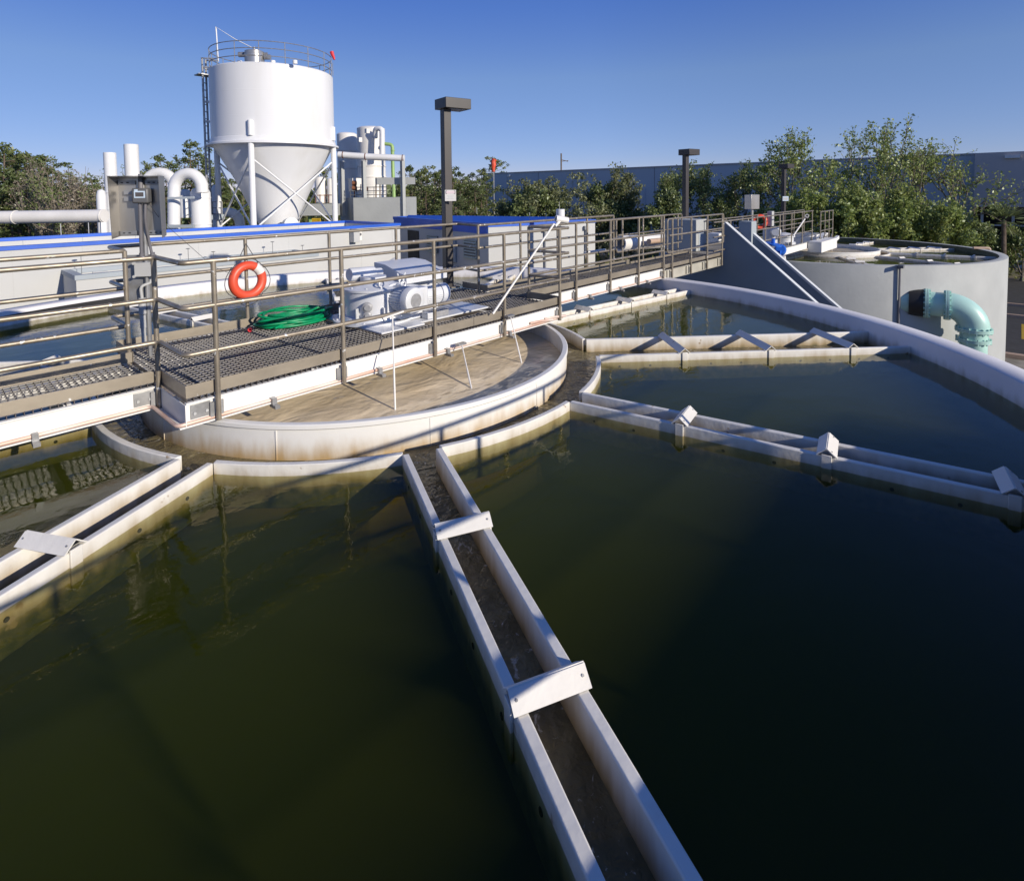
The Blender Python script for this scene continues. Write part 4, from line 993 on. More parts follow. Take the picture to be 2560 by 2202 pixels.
cyl_thing('scrubber_vessel', 'short white domed vessel seen through the loop of the bent duct', 'tank', 447, 477, 482, 545, TL + 3, dome=.15)
cyl_thing('scrubber_vessel', 'slim white domed vessel just right of the silo ladder', 'tank', 528, 549, 478, 590, TL + 4, dome=.3)
kl = TL / FPX
t = thing('bent_duct', 'large white duct bent over in a hairpin, left of the silo ladder', 'duct', AD(435, 590, TL))
pts = [AD(435, 590, TL), AD(435, 480, TL)] + [AD(470.5 - 35.5 * cos(a), 474 - 40 * sin(a), TL) for a in [pi * i / 10 for i in range(1, 10)]] + [AD(506, 482, TL)]
MB().tube(pts, 14 * kl, 22).build('duct', M['white'], t, angle=50)
m = MB(); q = AD(470, 495, TL - .4); m.bar(AD(420, 496, TL - .4), AD(485, 494, TL - .4), .09, .09); m.bar(AD(420, 566, TL - .4), AD(485, 566, TL - .4), .12, .12); m.build('support_frame', M['greywall'], t)
t = thing('bent_duct', 'white arched duct behind, between the tall stack and the hairpin duct', 'duct', AD(360, 590, TL + 1.5))
pts = [AD(362, 590, TL + 1.5), AD(362, 470, TL + 1.5)] + [AD(400 - 38 * cos(a), 474 - 42 * sin(a), TL + 1.5) for a in [pi * i / 10 for i in range(1, 10)]] + [AD(438, 480, TL + 1.5)]
MB().tube(pts, 14 * kl, 22).build('duct', M['white'], t, angle=50)
t = thing('bent_duct', 'short white elbow duct at the foot of the silo', 'duct', AD(600, 565, TL + 3))
pts = [AD(560, 532, TL + 3)] + [AD(570 + 30 * sin(a), 560 - 29 * cos(a), TL + 3) for a in [pi / 2 * i / 6 for i in range(7)]] + [AD(600, 592, TL + 3)]
MB().tube(pts, 13 * kl, 18).build('duct', M['white'], t, angle=50)
t = thing('header_pipe', 'thick cream horizontal pipe entering from the left edge', 'pipe', AD(150, 545, TL - 3))
MB().tube([AD(-260, 546, TL - 3), AD(0, 544, TL - 3), AD(262, 540, TL - 3)], 16 * (TL - 3) / FPX, 24).build('pipe', M['offwhite'], t)
m = MB()
for x in (40, 258): m.lathe([(16.2 * (TL - 3) / FPX, -.02), (17.3 * (TL - 3) / FPX, -.02), (17.3 * (TL - 3) / FPX, .02), (16.2 * (TL - 3) / FPX, .02)], AD(x, 544 - x * .0145, TL - 3), 24, axis=side, closed=True)
m.build('flange', M['offwhite'], t)
m = MB(); q = AD(258, 572, TL - 3); m.box(q.x - .07, q.x + .07, q.y - .07, q.y + .07, q.z - 4, q.z + .22); m.build('pipe_support', M['white'], t)
t = thing('access_platform', 'small grey caged platform between the silo ladder and its left leg', 'platform', AD(535, 530, TL + 2))
m = MB()
for y in (505, 520, 535): m.tube([AD(520, y, TL + 2), AD(555, y, TL + 2)], .02, 6)
for x in (520, 532, 543, 555): m.tube([AD(x, 504, TL + 2), AD(x, 545, TL + 2)], .02, 6)
m.build('rail', M['galv'], t)
m = MB(); q = AD(537, 540, TL + 2); m.box(q.x - .3, q.x + .3, q.y - .3, q.y + .3, q.z - .15, q.z + .06); m.build('floor', M['greywall'], t)

# ================================================================== STAIR, LANDING
st = thing('concrete_stair', 'concrete stair with two sloping grey parapets going down from the right end of the walkway', 'stairs', (10.7, -2, GZ))
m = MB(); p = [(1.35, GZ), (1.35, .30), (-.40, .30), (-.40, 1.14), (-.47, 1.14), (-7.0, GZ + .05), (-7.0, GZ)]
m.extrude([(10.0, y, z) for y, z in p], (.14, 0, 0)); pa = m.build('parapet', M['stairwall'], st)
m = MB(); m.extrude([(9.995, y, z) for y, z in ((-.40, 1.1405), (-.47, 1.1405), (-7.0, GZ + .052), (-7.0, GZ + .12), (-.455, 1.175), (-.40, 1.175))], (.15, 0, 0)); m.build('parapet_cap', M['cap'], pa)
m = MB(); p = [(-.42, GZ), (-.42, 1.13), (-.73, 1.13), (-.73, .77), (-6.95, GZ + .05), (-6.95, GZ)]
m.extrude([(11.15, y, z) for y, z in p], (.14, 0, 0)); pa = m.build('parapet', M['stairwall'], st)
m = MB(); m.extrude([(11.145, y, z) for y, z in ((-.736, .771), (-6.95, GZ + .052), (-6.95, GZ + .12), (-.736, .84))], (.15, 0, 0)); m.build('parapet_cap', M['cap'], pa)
m = MB(); m.box(11.05, 11.42, -.735, -.40, GZ, 1.15); m.build('newel_block', M['greywall'], st, bevel=.01)
m = MB()
for i in range(26):
    y = -.47 - i * .215; z = .30 - .18 * (i + 1); m.box(10.142, 11.148, y - .215, y, GZ, z)
m.build('steps', M['rawconcrete'], st)
m = MB(); m.box(10.142, 13.2, -.40, 1.35, .05, .302); m.build('landing', M['rawconcrete'], st)
g = thing('gate_box', 'pale grey square box standing on the landing at the right end of the walkway', 'box', (11.6, .9, .3))
a0 = AY(1741, 548, .62); a1 = AY(1766, 548, .62)
m = MB(); m.box(a0.x, a1.x + .02, .62, 1.55, .303, 1.17); m.build('housing', M['concrete'], g, bevel=.012)
m = MB(); m.box(a0.x + .16, a1.x, .612, .6185, .31, .85); m.build('door', M['greywall'], g)
w = AY(1789, 592, 2.2); t = thing('white_cabinet', 'low white cabinet with a dark slot, behind the right end railing', 'cabinet', V(w.x, 2.2, .0))
m = MB(); m.box(w.x - .28, w.x + .28, 2.0, 2.4, w.z - .24, w.z + .13); m.build('cabinet', M['offwhite'], t, bevel=.01)
m = MB(); m.box(w.x - .27, w.x + .27, 1.99, 1.9985, w.z - .07, w.z - .03); m.build('slot', M['black'], t)
w = AY(1789, 623, 1.75); t = thing('yellow_crate', 'mustard yellow box below the white cabinet at the end of the walkway', 'box', V(w.x, 1.75, .0))
m = MB(); m.box(w.x - .32, w.x + .32, 1.65, 1.95, w.z - .22, w.z + .13); m.build('crate', M['yellow'], t, bevel=.012)
m = MB(); m.box(w.x - .34, w.x + .34, 1.63, 1.97, w.z + .131, w.z + .16); m.build('lid', M['greywall'], t, bevel=.004)
t = thing('culvert_pipe', 'big white horizontal pipe lying behind the right part of the walkway', 'pipe', AY(1620, 610, 5))
a, b = AY(1548, 609, 5), AY(1700, 600, 5); MB().lathe([(.24, 0), (.29, 0), (.29, (b - a).length), (.24, (b - a).length)], a, 24, axis=(b - a), closed=True).build('pipe', M['offwhite'], t)
m = MB(); a = AY(1622, 604, 4.4); m.tube([a, AY(1708, 596, 4.4)], .10, 12); m.build('branch', M['tanpipe'], t)
t = thing('trough_stand', 'white frame with two legs behind the far handrail', 'frame', AY(1480, 655, 4))
m = MB()
for x in (1465, 1508): a = AY(x, 640, 4); m.box(a.x - .06, a.x + .06, 3.97, 4.03, a.z - 1.2, a.z + .08)
a, b = AY(1462, 637, 4), AY(1512, 633, 4); m.box(a.x, b.x, 3.95, 4.05, a.z - .0, a.z + .09); m.build('frame', M['launder'], t, bevel=.004)
lamp((11.5, 1.30, .30), 2.99, 'dark box-headed lamp post at the right end of the walkway, before the warehouse')

# ================================================================== SECOND TANK
C2 = V(20.95, -.15, 0); R2 = 5.5; K2 = R2 / RO; Z2 = -.36; ZL2 = Z2 - ZW * K2
t2 = thing('clarifier_tank', 'second round tank at far right with a tall grey outer wall', 'tank', (C2.x, C2.y, GZ))
MB().lathe([(RI * K2, -2.6), (R2, GZ), (R2, Z2 - .01), (R2 - .01, Z2), (RI * K2, Z2)], C2, 140, closed=True).build('outer_wall', M['concrete'], t2, angle=60)
MB().lathe([(RI * K2 - .004, -2.6), (RI * K2 - .004, Z2 - .005)], C2, 120).build('inner_lining', M['wallwhite'], t2, angle=60)
LAB2 = ['trough in the second tank pointing to the stair', 'trough in the second tank nearest its near rim', 'pale trough in the second tank just above the near rim', 'long trough crossing the second tank towards its right rim', 'trough in the second tank alongside its walkway', 'trough in the second tank running to the far right rim', 'trough in the second tank beyond its round well', 'trough in the second tank on the far side', 'trough in the second tank at far left', 'trough in the second tank behind its walkway']
for o in [x for x in list(bpy.data.objects) if x.parent is None and x.name.startswith(('launder_trough', 'launder_ring', 'center_well', 'clarifier_water', 'launder_water', 'well_water'))]:
    c = copy_tree(o); c.location = C2 + V(o.location.x * K2, o.location.y * K2, ZL2 + o.location.z * K2); c.scale = (K2, K2, K2)
    if o.name.startswith('launder_trough'):
        c['label'] = LAB2[[i for i in range(10) if LAB[i] == o['label']][0]]; c['group'] = 'radial troughs of the second tank'
    elif o.name.startswith('launder_ring'): c['label'] = 'collar wall round the well of the second tank'
    elif o.name.startswith('center_well'): c['label'] = 'round white well with a rust patch in the second tank at far right'
m = MB(); a = math.radians(215)
# its walkway
wb = thing('walkway_bridge', 'short grey walkway from the stair out over the second tank', 'walkway', (16, -.15, .0))
m = MB(); m.box(13.2, 19.3, -.48, -.40, -.08, .13); m.box(13.2, 21.5, .10, .18, -.08, .13); m.build('beam', M['beam'], wb, bevel=.003)
m = MB(); m.box(11.42, 19.3, -.50, .20, .135, .165); m.box(16.4, 21.6, .205, .9, .135, .165); m.build('deck_plate', M['galv'], wb)
m = MB(); m.box(17.2, 19.35, -.93, -.505, -.20, .165); m.build('platform_box', M['beam'], wb, bevel=.004)
m = MB(); m.obox(V(19.3, -.75, -.04), V(1.0, -.0, .16), V(0, .05, 0), V(-.01, 0, .06)); m.obox(V(19.9, -.2, .08), V(.9, 0, .13), V(0, .1, 0), V(0, 0, .03)); m.build('scum_arm', M['beam'], wb)
handrail('handrail', 'thin grey handrail along the near side of the second tank walkway', [(9.3, -.45), (18.0, -.45)], [(9.35 + 1.0, -.45), (11.6, -.45), (13.0, -.45), (14.3, -.45), (15.5, -.45), (16.7, -.45), (17.9, -.45)], (.50, .84, 1.20), .12, r=.018, group='handrails of the second tank')
handrail('handrail', 'thin grey handrail at the far end of the second tank walkway', [(18.35, -.60), (20.2, -.60)], [(18.4, -.60), (19.0, -.6), (19.6, -.6), (20.15, -.60)], (.46, .80, 1.15), .10, r=.018, group='handrails of the second tank')
handrail('handrail', 'thin grey handrail along the far side of the second tank walkway', [(11.2, .55), (20.6, .55)], [(11.25 + i * 1.35, .55) for i in range(8)], (.48, .80, 1.13), .12, r=.018, group='handrails of the second tank')
t = thing('gear_motor', 'bluish white geared drive on the second tank walkway', 'motor', (17.6, -.1, .165))
m = MB(); q = AY(1965, 578, -.2); m.lathe([(0, .17), (.34, .17), (.34, .24), (.28, .26), (.28, .40), (.32, .41), (.32, .46), (.2, .52), (0, .56)], (q.x, -.15, 0), 28); m.build('gearbox', M['motor'], t, angle=30)
m = MB(); q2 = AY(1945, 560, -.15); m.lathe([(0, -.25), (.14, -.25), (.16, -.2), (.16, .2), (.12, .25), (0, .25)], V(q2.x - .05, -.1, .62), 20, axis=(-1, -.3, 0)); m.box(q2.x - .2, q2.x + .3, -.05, .25, .17, .72); m.build('motor', M['motor'], t, angle=30)
q = AY(1930, 548, .2); m = MB(); m.box(q.x - .06, q.x + .16, .18, .34, q.z - .24, q.z + .26); m.build('control_box', M['lightgrey'], t, bevel=.01)
q = AY(1899, 555, .52); t = thing('life_ring', 'small orange life ring on the second tank handrail', 'life ring', q - V(0, 0, .24))
m = MB(); m.tube([q + V(.6 * cos(a) * .2, -.8 * cos(a) * .2, sin(a) * .2) * 1.0 for a in [2 * pi * i / 32 for i in range(32)]], .06, 12, closed=True); m.build('ring', M['orange'], t, angle=60)
q = AY(1880, 505, .6); t = thing('instrument_stand', 'grey metal hood on a post beside the stair, seen from behind', 'instrument', V(q.x, .6, .16))
m = MB(); m.obox(q, V(.20, -.06, 0), V(.03, .12, 0), V(0, 0, .235)); m.build('hood', M['cab'], t, bevel=.006)
m = MB(); m.tube([V(q.x, .6, .16), V(q.x, .6, q.z - .2)], .03, 8); m.tube([V(q.x + .08, .6, .16), V(q.x + .08, .6, q.z - .2)], .02, 8); m.build('post', M['galv'], t)
t = thing('sampling_pipe', 'thin white pole with a pipe head on the second tank railing', 'pipe', AY(1985, 585, -.62)); m = MB(); a, b = AY(1983, 590, -.63), AY(2012, 548, -.63)
m.tube([a, b], .022, 8); m.build('pole', M['offwhite'], t); m = MB(); m.lathe([(.04, -.1), (.06, -.1), (.06, .1), (.04, .1)], AY(2017, 541, -.63), 14, axis=V(.8, .3, -.2), closed=True); m.build('cross_pipe', M['offwhite'], t)
for x0, x1, lab in ((2042, 2050, 'white rod slanting into the second tank well, leftmost of four'), (2046, 2061, 'white rod slanting into the second tank well, second from left'), (2054, 2074, 'white rod slanting into the second tank well, third from left'), (2064, 2080, 'white rod slanting into the second tank well, rightmost of four')):
    a = AY(x0, 596 if x0 < 2060 else 582, -.62); b = AZ(x1, 626, -.5); t = thing('sample_rod', lab, 'rod', b, 'rods of the second tank'); MB().tube([a, b], .018, 6).build('rod', M['offwhite'], t)
t = thing('valve_operator', 'bright blue valve actuator with a handwheel beside the stair parapet', 'valve', AY(1950, 625, -.9)); m = MB(); q = AY(1950, 626, -.9)
m.lathe([(0, -.16), (.12, -.16), (.16, -.1), (.16, .08), (.1, .14), (0, .14)], q, 18, axis=(.8, .3, -.25)); m.obox(q + V(-.12, 0, -.05), V(.12, .0, 0), V(0, .08, 0), V(0, 0, .06)); m.build('actuator', M['brightblue'], t)
q = AY(1933, 611, -.85); m = MB(); m.lathe([(.0, -.02), (.22, -.02), (.22, .02), (0, .02)], q, 16, axis=(0, -.2, 1)); m.tube([q, q + V(0, 0, .16)], .05, 8); m.build('handwheel', M['brightblue'], t)
q = AY(1958, 640, -.9); m = MB(); m.tube([q, q + V(.02, 0, -.25)], .07, 10); m.build('valve_body', M['offwhite'], t)
lamp((19.9, 1.10, .16), 2.80, 'farthest dark lamp post, rising from the second tank in front of the tall oaks')
q = AY(1964, 497, 1.0); t = thing('warning_sign', 'tiny pale notice plate on the farthest lamp post', 'sign', q); MB().obox(q, V(.72, -.69, 0) * .12, V(-.69, -.72, 0) * .003, V(0, 0, .09)).build('plate', M['paleblue'], t); MB().obox(q + V(-.69, -.72, 0) * .006, V(.72, -.69, 0) * .09, V(-.69, -.72, 0) * .001, V(0, 0, .05)).build('print', M['lightgrey'], t)

# aqua elbow pipe
def on2(x, y, out=0.):
    d = ray(x, y); ox, oy = CAM.x - C2.x, CAM.y - C2.y; a = d.x ** 2 + d.y ** 2; b = 2 * (ox * d.x + oy * d.y); c = ox * ox + oy * oy - (R2 + out) ** 2
    tt = (-b - sqrt(b * b - 4 * a * c)) / 2 / a; return CAM + d * tt
e0 = on2(2303, 757)
t = thing('elbow_pipe', 'thick aqua green flanged pipe bending out and down from the second tank wall', 'pipe', V(e0.x, e0.y - 1.2, GZ))
rp = .355; dirp = V(.10, -1, 0).normalized()
pA = e0 - dirp * .5; pB = e0 + dirp * .62; Rb = .62
MB().tube([pA, pB], rp, 32).build('stub', M['pipeaqua'], t)
pts = [pB + dirp * (Rb * sin(a)) + V(0, 0, -Rb * (1 - cos(a))) for a in [pi / 2 * i / 12 for i in range(13)]]
MB().tube(pts, rp + .02, 32).build('elbow', M['pipeaqua'], t, angle=60)
pC = pts[-1]; MB().tube([pC, V(pC.x, pC.y, GZ)], rp - .03, 32).build('riser', M['pipeaqua'], t)
def flange(c, ax, w=.10, n=12, gap=True):
    m = MB()
    for s in (-1, 1): m.lathe([(rp - .05, s * .004), (rp + w, s * .004), (rp + w, s * .045), (rp - .05, s * .045)], c, 36, axis=ax, closed=True)
    f = m.build('flange', M['pipeaqua'], t, angle=30)
    m = MB(); ax = Vector(ax).normalized(); x = ax.cross(V(0, 0, 1)) if abs(ax.z) < .9 else V(1, 0, 0); x.normalize(); y = ax.cross(x)
    for k in range(n):
        a = 2 * pi * (k + .5) / n; q = c + (x * cos(a) + y * sin(a)) * (rp + w * .55)
        m.lathe([(0, -.085), (.028, -.085), (.028, .085), (0, .085)], q, 6, axis=ax)
    m.build('bolt_ring', M['pipeaqua'], f)
flange(e0 + dirp * .14, dirp, .085, 16); flange(pB, dirp, .085, 16); flange(pC + V(0, 0, -.02), (0, 0, 1), .085, 16); flange(pC + V(0, 0, -.32), (0, 0, 1), .06, 10)
MB().lathe([(rp + .0, -.3), (rp + .05, -.3), (rp + .05, .06), (rp + .0, .06)], e0, 40, axis=dirp, closed=True).build('wall_collar', M['black'], t)
# conduit and downspout on the tank wall
t = thing('wall_conduit', 'thin dark vertical conduit on the grey wall of the second tank', 'conduit', on2(2252, 800, .05)); m = MB(); a = on2(2250, 664, .05); m.tube([V(a.x, a.y, Z2 - .01), V(a.x, a.y, GZ)], .03, 8); m.build('pipe', M['conduit'], t)
m = MB(); m.box(a.x - .14, a.x + .12, a.y - .1, a.y + .06, Z2 - .06, Z2 + .02); m.build('head_bracket', M['greyplastic'], t)
a5 = math.radians(-60); q = C2 + V(cos(a5), sin(a5), 0) * (R2 + .05)
t = thing('downspout', 'tan plastic downspout on the right edge of the second tank', 'pipe', V(q.x, q.y, GZ)); o5 = V(cos(a5), sin(a5), 0)
m = MB(); m.tube(rounded([q - o5 * .4 + V(0, 0, Z2 + .03), q + o5 * .14 + V(0, 0, Z2 + .03), q + o5 * .12 + V(0, 0, Z2 - .6), q + o5 * .1 + V(0, 0, GZ)], .08, 4), .055, 10); m.build('pipe', M['tanpipe'], t)

# ================================================================== WAREHOUSE
wh = thing('warehouse', 'long blue-grey windowless warehouse behind the oaks, reaching from the centre to the right edge', 'building', (59, 25, GZ))
x0, x1, y0, y1, zt = 57.0, 100., -3.0, 55.5, 4.68
m = MB(); m.box(x0, x1, y0, y1, GZ, zt); m.build('wall', M['warehouse'], wh)
m = MB(); m.box(x0 - .12, x1, y0 - .05, y1 + .12, zt + .001, zt + .12); m.build('coping', M['warehouse2'], wh)
for yy in (31.3, 28.6):
    m = MB(); m.box(x0 - .10, x0 - .002, yy - .9, yy + .9, .1, 2.2); f = m.build('window_recess', M['warehouse'], wh); m = MB(); m.box(x0 - .14, x0 - .1005, yy - .7, yy + .7, .35, 2.0); m.build('window_panel', M['warehouse'], f)
m = MB()
for yy, z in ((50, 4.3), (24, 4.3), (8, 4.4)): m.box(x0 - .25, x0 - .002, yy - .25, yy + .25, z - .15, z + .12)
m.build('wall_light', M['white'], wh)
m = MB()
for i in range(9): yy = 2.5 + i * 6; m.box(x0 - .012, x0 - .002, yy - .03, yy + .03, GZ, zt - .02)
m.build('panel_joint', M['conduit'], wh)
m = MB(); xx = 55.4; m.box(xx, 75, -26, -3.05, .36, 4.72); m.build('upper_storey', M['warehouse2'], wh)
m = MB(); m.box(xx + .5, 75, -26, -3.05, GZ, .359); gl = m.build('glazing', M['glass'], wh)
m = MB()
for i in range(12): y = -3.6 - i * 1.9; m.box(xx + .38, xx + .499, y - .09, y + .09, GZ, .355)
m.box(xx + .36, xx + .378, -26, -3.05, -1.2, -1.08); m.build('mullion', M['lightgrey'], gl)
m = MB(); m.box(xx + .30, xx + .359, -26, -3.05, GZ, -2.2); m.build('plinth_wall', M['warehouse2'], wh)
m = MB(); q = AX(2531, 392, xx); m.box(xx - .2, xx - .002, q.y - .45, q.y + .45, q.z - .12, q.z + .12); m.build('sign_light', M['white'], wh)
t = thing('utility_pole', 'thin dark utility pole with a cross arm beyond the warehouse roof', 'pole', AD(1403, 460, 100)); m = MB(); m.tube([AD(1403, 560, 100), AD(1403, 384, 100)], .13, 8); m.build('pole', M['bark'], t); m = MB(); m.tube([AD(1403, 400, 100), AD(1420, 404, 100)], .07, 6); m.tube([AD(1403, 404, 100), AD(1421, 402, 100)], .05, 6); m.build('cross_arm', M['bark'], t)

for (p0, p1, tt, lab) in (((-40, 421), (262, 441), 52, 'upper of two thin overhead wires crossing the far left trees'), ((-40, 428), (262, 446), 52, 'lower of two thin overhead wires crossing the far left trees'), ((1005, 456), (1225, 458), 75, 'thin overhead wire crossing the pines behind the nearest lamp post')):
    a, b = AD(*p0, tt), AD(*p1, tt); t = thing('overhead_wire', lab, 'wire', a, 'overhead wires')
    MB().tube([a, (a + b) / 2 + V(0, 0, -.12), b], .022, 5).build('cable', M['lightgrey'], t)
# ================================================================== TREES
def leaves_obj(name, quads, mat, parent):
    off = parent.location; me = bpy.data.meshes.new(name); vs = []; fs = []
    for q in quads:
        b = len(vs); vs += [(p[0] - off.x, p[1] - off.y, p[2] - off.z) for p in q]; fs.append(tuple(range(b, b + len(q))))
    me.from_pydata(vs, [], fs); me.materials.append(mat)
    o = bpy.data.objects.new(name, me); COL.objects.link(o); o.parent = parent; return o

def rv(R): 
    while True:
        v = V(R.uniform(-1, 1), R.uniform(-1, 1), R.uniform(-1, 1))
        if .01 < v.length < 1: return v
def leafquad(R, c, s, up=.3, asp=.62):
    n = (rv(R).normalized() + V(0, 0, up)).normalized(); u = n.cross(rv(R)).normalized(); w = n.cross(u)
    a, b = u * s, w * s * asp
    return (c - a, c + b * .9 - a * .1, c + a, c - b * .9 + a * .1)

def oak(name, label, base, H, W, seed, mat, bark='bark', leaf=.13, nleaf=13, cat='tree', group=None, lean=0., dens=1., bare=.0, low=.14, flat=.75, dome=0, spread=.62):
    R = random.Random(seed); t = thing(name, label, cat, base, group); base = Vector(base)
    tm = MB(); tips = []
    def branch(p, d, L, r, dep):
        pts = [p]; q = p; dd = d
        for i in range(3):
            dd = (dd + rv(R) * .22 + V(0, 0, .05)).normalized(); q = q + dd * (L / 3); pts.append(q)
        tm.tube(pts, r, 6 if dep > 1 else 8, r2=r * .58, cap=False)
        if dep >= 2: tips.extend([(pts[1], dep), (pts[2], dep), (pts[3], dep + .5)])
        elif dep == 1: tips.append((pts[3], 1.5))
        if dep >= 4: return
        n = (R.choice((3, 4)) if dep < 3 else 3)
        for k in range(n):
            f = R.uniform(.55, 1.0); st = pts[2] * (1 - f) + pts[3] * f if f < 1 else pts[3]
            nd_ = (dd + rv(R) * (spread + .22) + V(0, 0, .10)); nd_.z *= flat + .25; nd_.normalize()
            branch(st, nd_, L * R.uniform(.58, .8), r * .52, dep + 1)
    th = H * low; trr = H * .022 + .06
    p1 = base + V(lean * .3, 0, th); tm.tube([base, base + V(0, 0, th * .5), p1], trr, 10, r2=trr * .8, cap=False)
    for k in range(6):
        a = 2 * pi * k / 6 + R.uniform(-.4, .4); el = R.uniform(.45, 1.2)
        d = V(cos(a) * cos(el) * W / H * 1.5, sin(a) * cos(el) * W / H * 1.5, sin(el)).normalized()
        branch(p1, d, (H * .36) * (.75 + .35 * sin(el)), trr * .55, 1)
    # fit the crown into its height / width
    cx = sum(q.x for q, _ in tips) / len(tips); zs = [q.z for q, _ in tips]; zmax = max(zs)
    rad = sorted(hypot(q.x - base.x, q.y - base.y) for q, _ in tips)[int(len(tips) * .97)]
    kx = (W / 2) / rad; kz = (H - th) / (zmax - p1.z)
    def warp(v):
        v = Vector(v); f = min(1, max(0, (v.z - base.z) / th)) if th > 0 else 1
        z = v.z if v.z < p1.z else p1.z + (v.z - p1.z) * kz
        return V(base.x + (v.x - base.x) * (1 + (kx - 1) * f) + lean * max(0, z - p1.z) / H, base.y + (v.y - base.y) * (1 + (kx - 1) * f), z)
    tm.v = [tuple(warp(v)) for v in tm.v]
    tips = [(warp(p), dep) for p, dep in tips]
    for i in range(dome):                       # fill the crown with twig ends in a lumpy dome
        v = rv(R).normalized() * (R.uniform(.35, 1.) ** .5); lump = .80 + .2 * sin(v.x * 5.1 + seed) * cos(v.y * 4.3 + seed * 2) + .12 * sin(v.z * 9 + seed)
        tips.append((base + V(v.x * W * .52 * lump, v.y * W * .5 * lump, th * .55 + (H - th * .55) * (.46 + .52 * v.z * lump)), 3))
    tm.build('trunk', M[bark], t, recalc=False)
    q = []
    for p, dep in tips:
        if R.random() < bare: continue
        c = p; n = int(nleaf * dens * R.uniform(.4, 1.5)); rr = leaf * R.uniform(2.0, 3.6)
        for i in range(n):
            o = rv(R) * rr; o.z *= .7
            q.append(leafquad(R, c + o, leaf * R.uniform(.55, 1.15)))
    leaves_obj('crown', q, M[mat], t)
    return t

def pine(label, base, H, W, seed, mat='pine', group=None, bare=.5, leaf=.20, n=26, name='pine_tree'):
    R = random.Random(seed); base = Vector(base); t = thing(name, label, 'tree', base, group); tm = MB(); q = []
    pts = [base]; p = base
    for i in range(5): p = p + V(R.uniform(-.02, .02) * H, R.uniform(-.02, .02) * H, H / 5); pts.append(p)
    tm.tube(pts, H * .013 + .03, 7, r2=.03, cap=False)
    def at(f):
        x = f * 5; i = min(4, int(x)); return pts[i] * (1 - (x - i)) + pts[i + 1] * (x - i)
    for k in range(n):
        f = bare + (1 - bare) * (k + R.random()) / n; c = at(min(f, .999)); a = R.uniform(0, 2 * pi)
        g = (f - bare) / (1 - bare); L = W / 2 * (.45 + .75 * sin(pi * min(1, g * .75 + .22))) * R.uniform(.45, 1.1)
        d = V(cos(a), sin(a), R.uniform(-.05, .55)).normalized(); e = c + d * L
        tm.tube([c, c * .5 + e * .5 + V(0, 0, -.05 * L), e], .035 * H / 12, 4, r2=.012, cap=False)
        for j in range(R.choice((2, 3, 3))):
            cc = c + d * L * R.uniform(.55, 1.05) + rv(R) * leaf * 1.6
            for i in range(20):
                o = rv(R) * leaf * 2.0; o.z *= .75; q.append(leafquad(R, cc + o, leaf * R.uniform(.6, 1.2), .2, .45))
    for i in range(60): q.append(leafquad(R, pts[-1] + rv(R) * leaf * 2.8, leaf, .2, .45))
    tm.build('trunk', M['bark'], t, recalc=False); leaves_obj('crown', q, M[mat], t); return t

# ---- pine prototypes, then copies
GP = GZ
def pxtree(px, ytop, t): 
    b = AD(px, 560, t); top = AD(px, ytop, t); return V(b.x, b.y, GP), top.z - GP
protos = []
def put_pine(px, ytop, t, k, label, group, wide=1.):
    b, H = pxtree(px, ytop, t)
    if len(protos) <= k:
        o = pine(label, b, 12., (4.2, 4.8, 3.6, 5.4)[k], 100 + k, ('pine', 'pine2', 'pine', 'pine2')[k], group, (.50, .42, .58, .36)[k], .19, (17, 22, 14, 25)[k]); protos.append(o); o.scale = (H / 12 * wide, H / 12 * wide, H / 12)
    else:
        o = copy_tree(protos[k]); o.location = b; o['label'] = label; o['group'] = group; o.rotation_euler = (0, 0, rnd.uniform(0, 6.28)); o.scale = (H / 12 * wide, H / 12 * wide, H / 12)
    return o
LP = 'slender pine in the sunlit wood beyond the blue-roofed buildings, between the silo and the warehouse'
GPN = 'pines of the wood behind the blue roofs'
centre = [(823, 428, 60, 2), (838, 452, 66, 0), (852, 440, 58, 1), (866, 463, 64, 3), (880, 436, 62, 0), (893, 455, 70, 1), (1000, 470, 60, 3), (1022, 422, 62, 2), (1040, 440, 70, 1), (1058, 432, 58, 3), (1074, 423, 64, 0), (1088, 436, 60, 1), (1103, 430, 70, 3), (1118, 445, 64, 0), (1133, 424, 60, 1), (1146, 436, 72, 3), (1157, 458, 64, 0), (1170, 466, 60, 3), (1180, 438, 78, 2), (1192, 458, 66, 1), (1203, 432, 76, 0), (1212, 448, 70, 3), (1228, 400, 96, 0), (1243, 404, 98, 2), (1012, 450, 76, 0), (1050, 455, 74, 1), (1095, 452, 76, 3), (1128, 452, 76, 1), (1165, 448, 80, 0), (1185, 470, 58, 3), (1206, 470, 60, 1), (1150, 468, 58, 1), (1110, 470, 56, 3), (1066, 468, 56, 1), (1035, 470, 56, 3), (1010, 480, 55, 0), (1218, 462, 64, 1)]
for a in centre: put_pine(*a, LP, GPN, 1.15)
LS = 'pine crown rising behind the white ducts, left of the silo'
for a in ((385, 416, 70, 0), (402, 396, 64, 3), (420, 420, 72, 1), (472, 402, 66, 2), (487, 362, 60, 2), (503, 392, 62, 1), (520, 400, 66, 3), (535, 425, 60, 0), (556, 440, 58, 1), (580, 455, 60, 3), (610, 470, 58, 1), (640, 480, 58, 3), (755, 478, 58, 3), (785, 485, 60, 1), (770, 500, 56, 0), (450, 440, 58, 1), (340, 448, 62, 3), (365, 455, 58, 1), (295, 450, 60, 3)): put_pine(*a, LS, 'pines behind the silo')
LL = 'dense pine in the dark wood at far left, beyond the blue roof line'
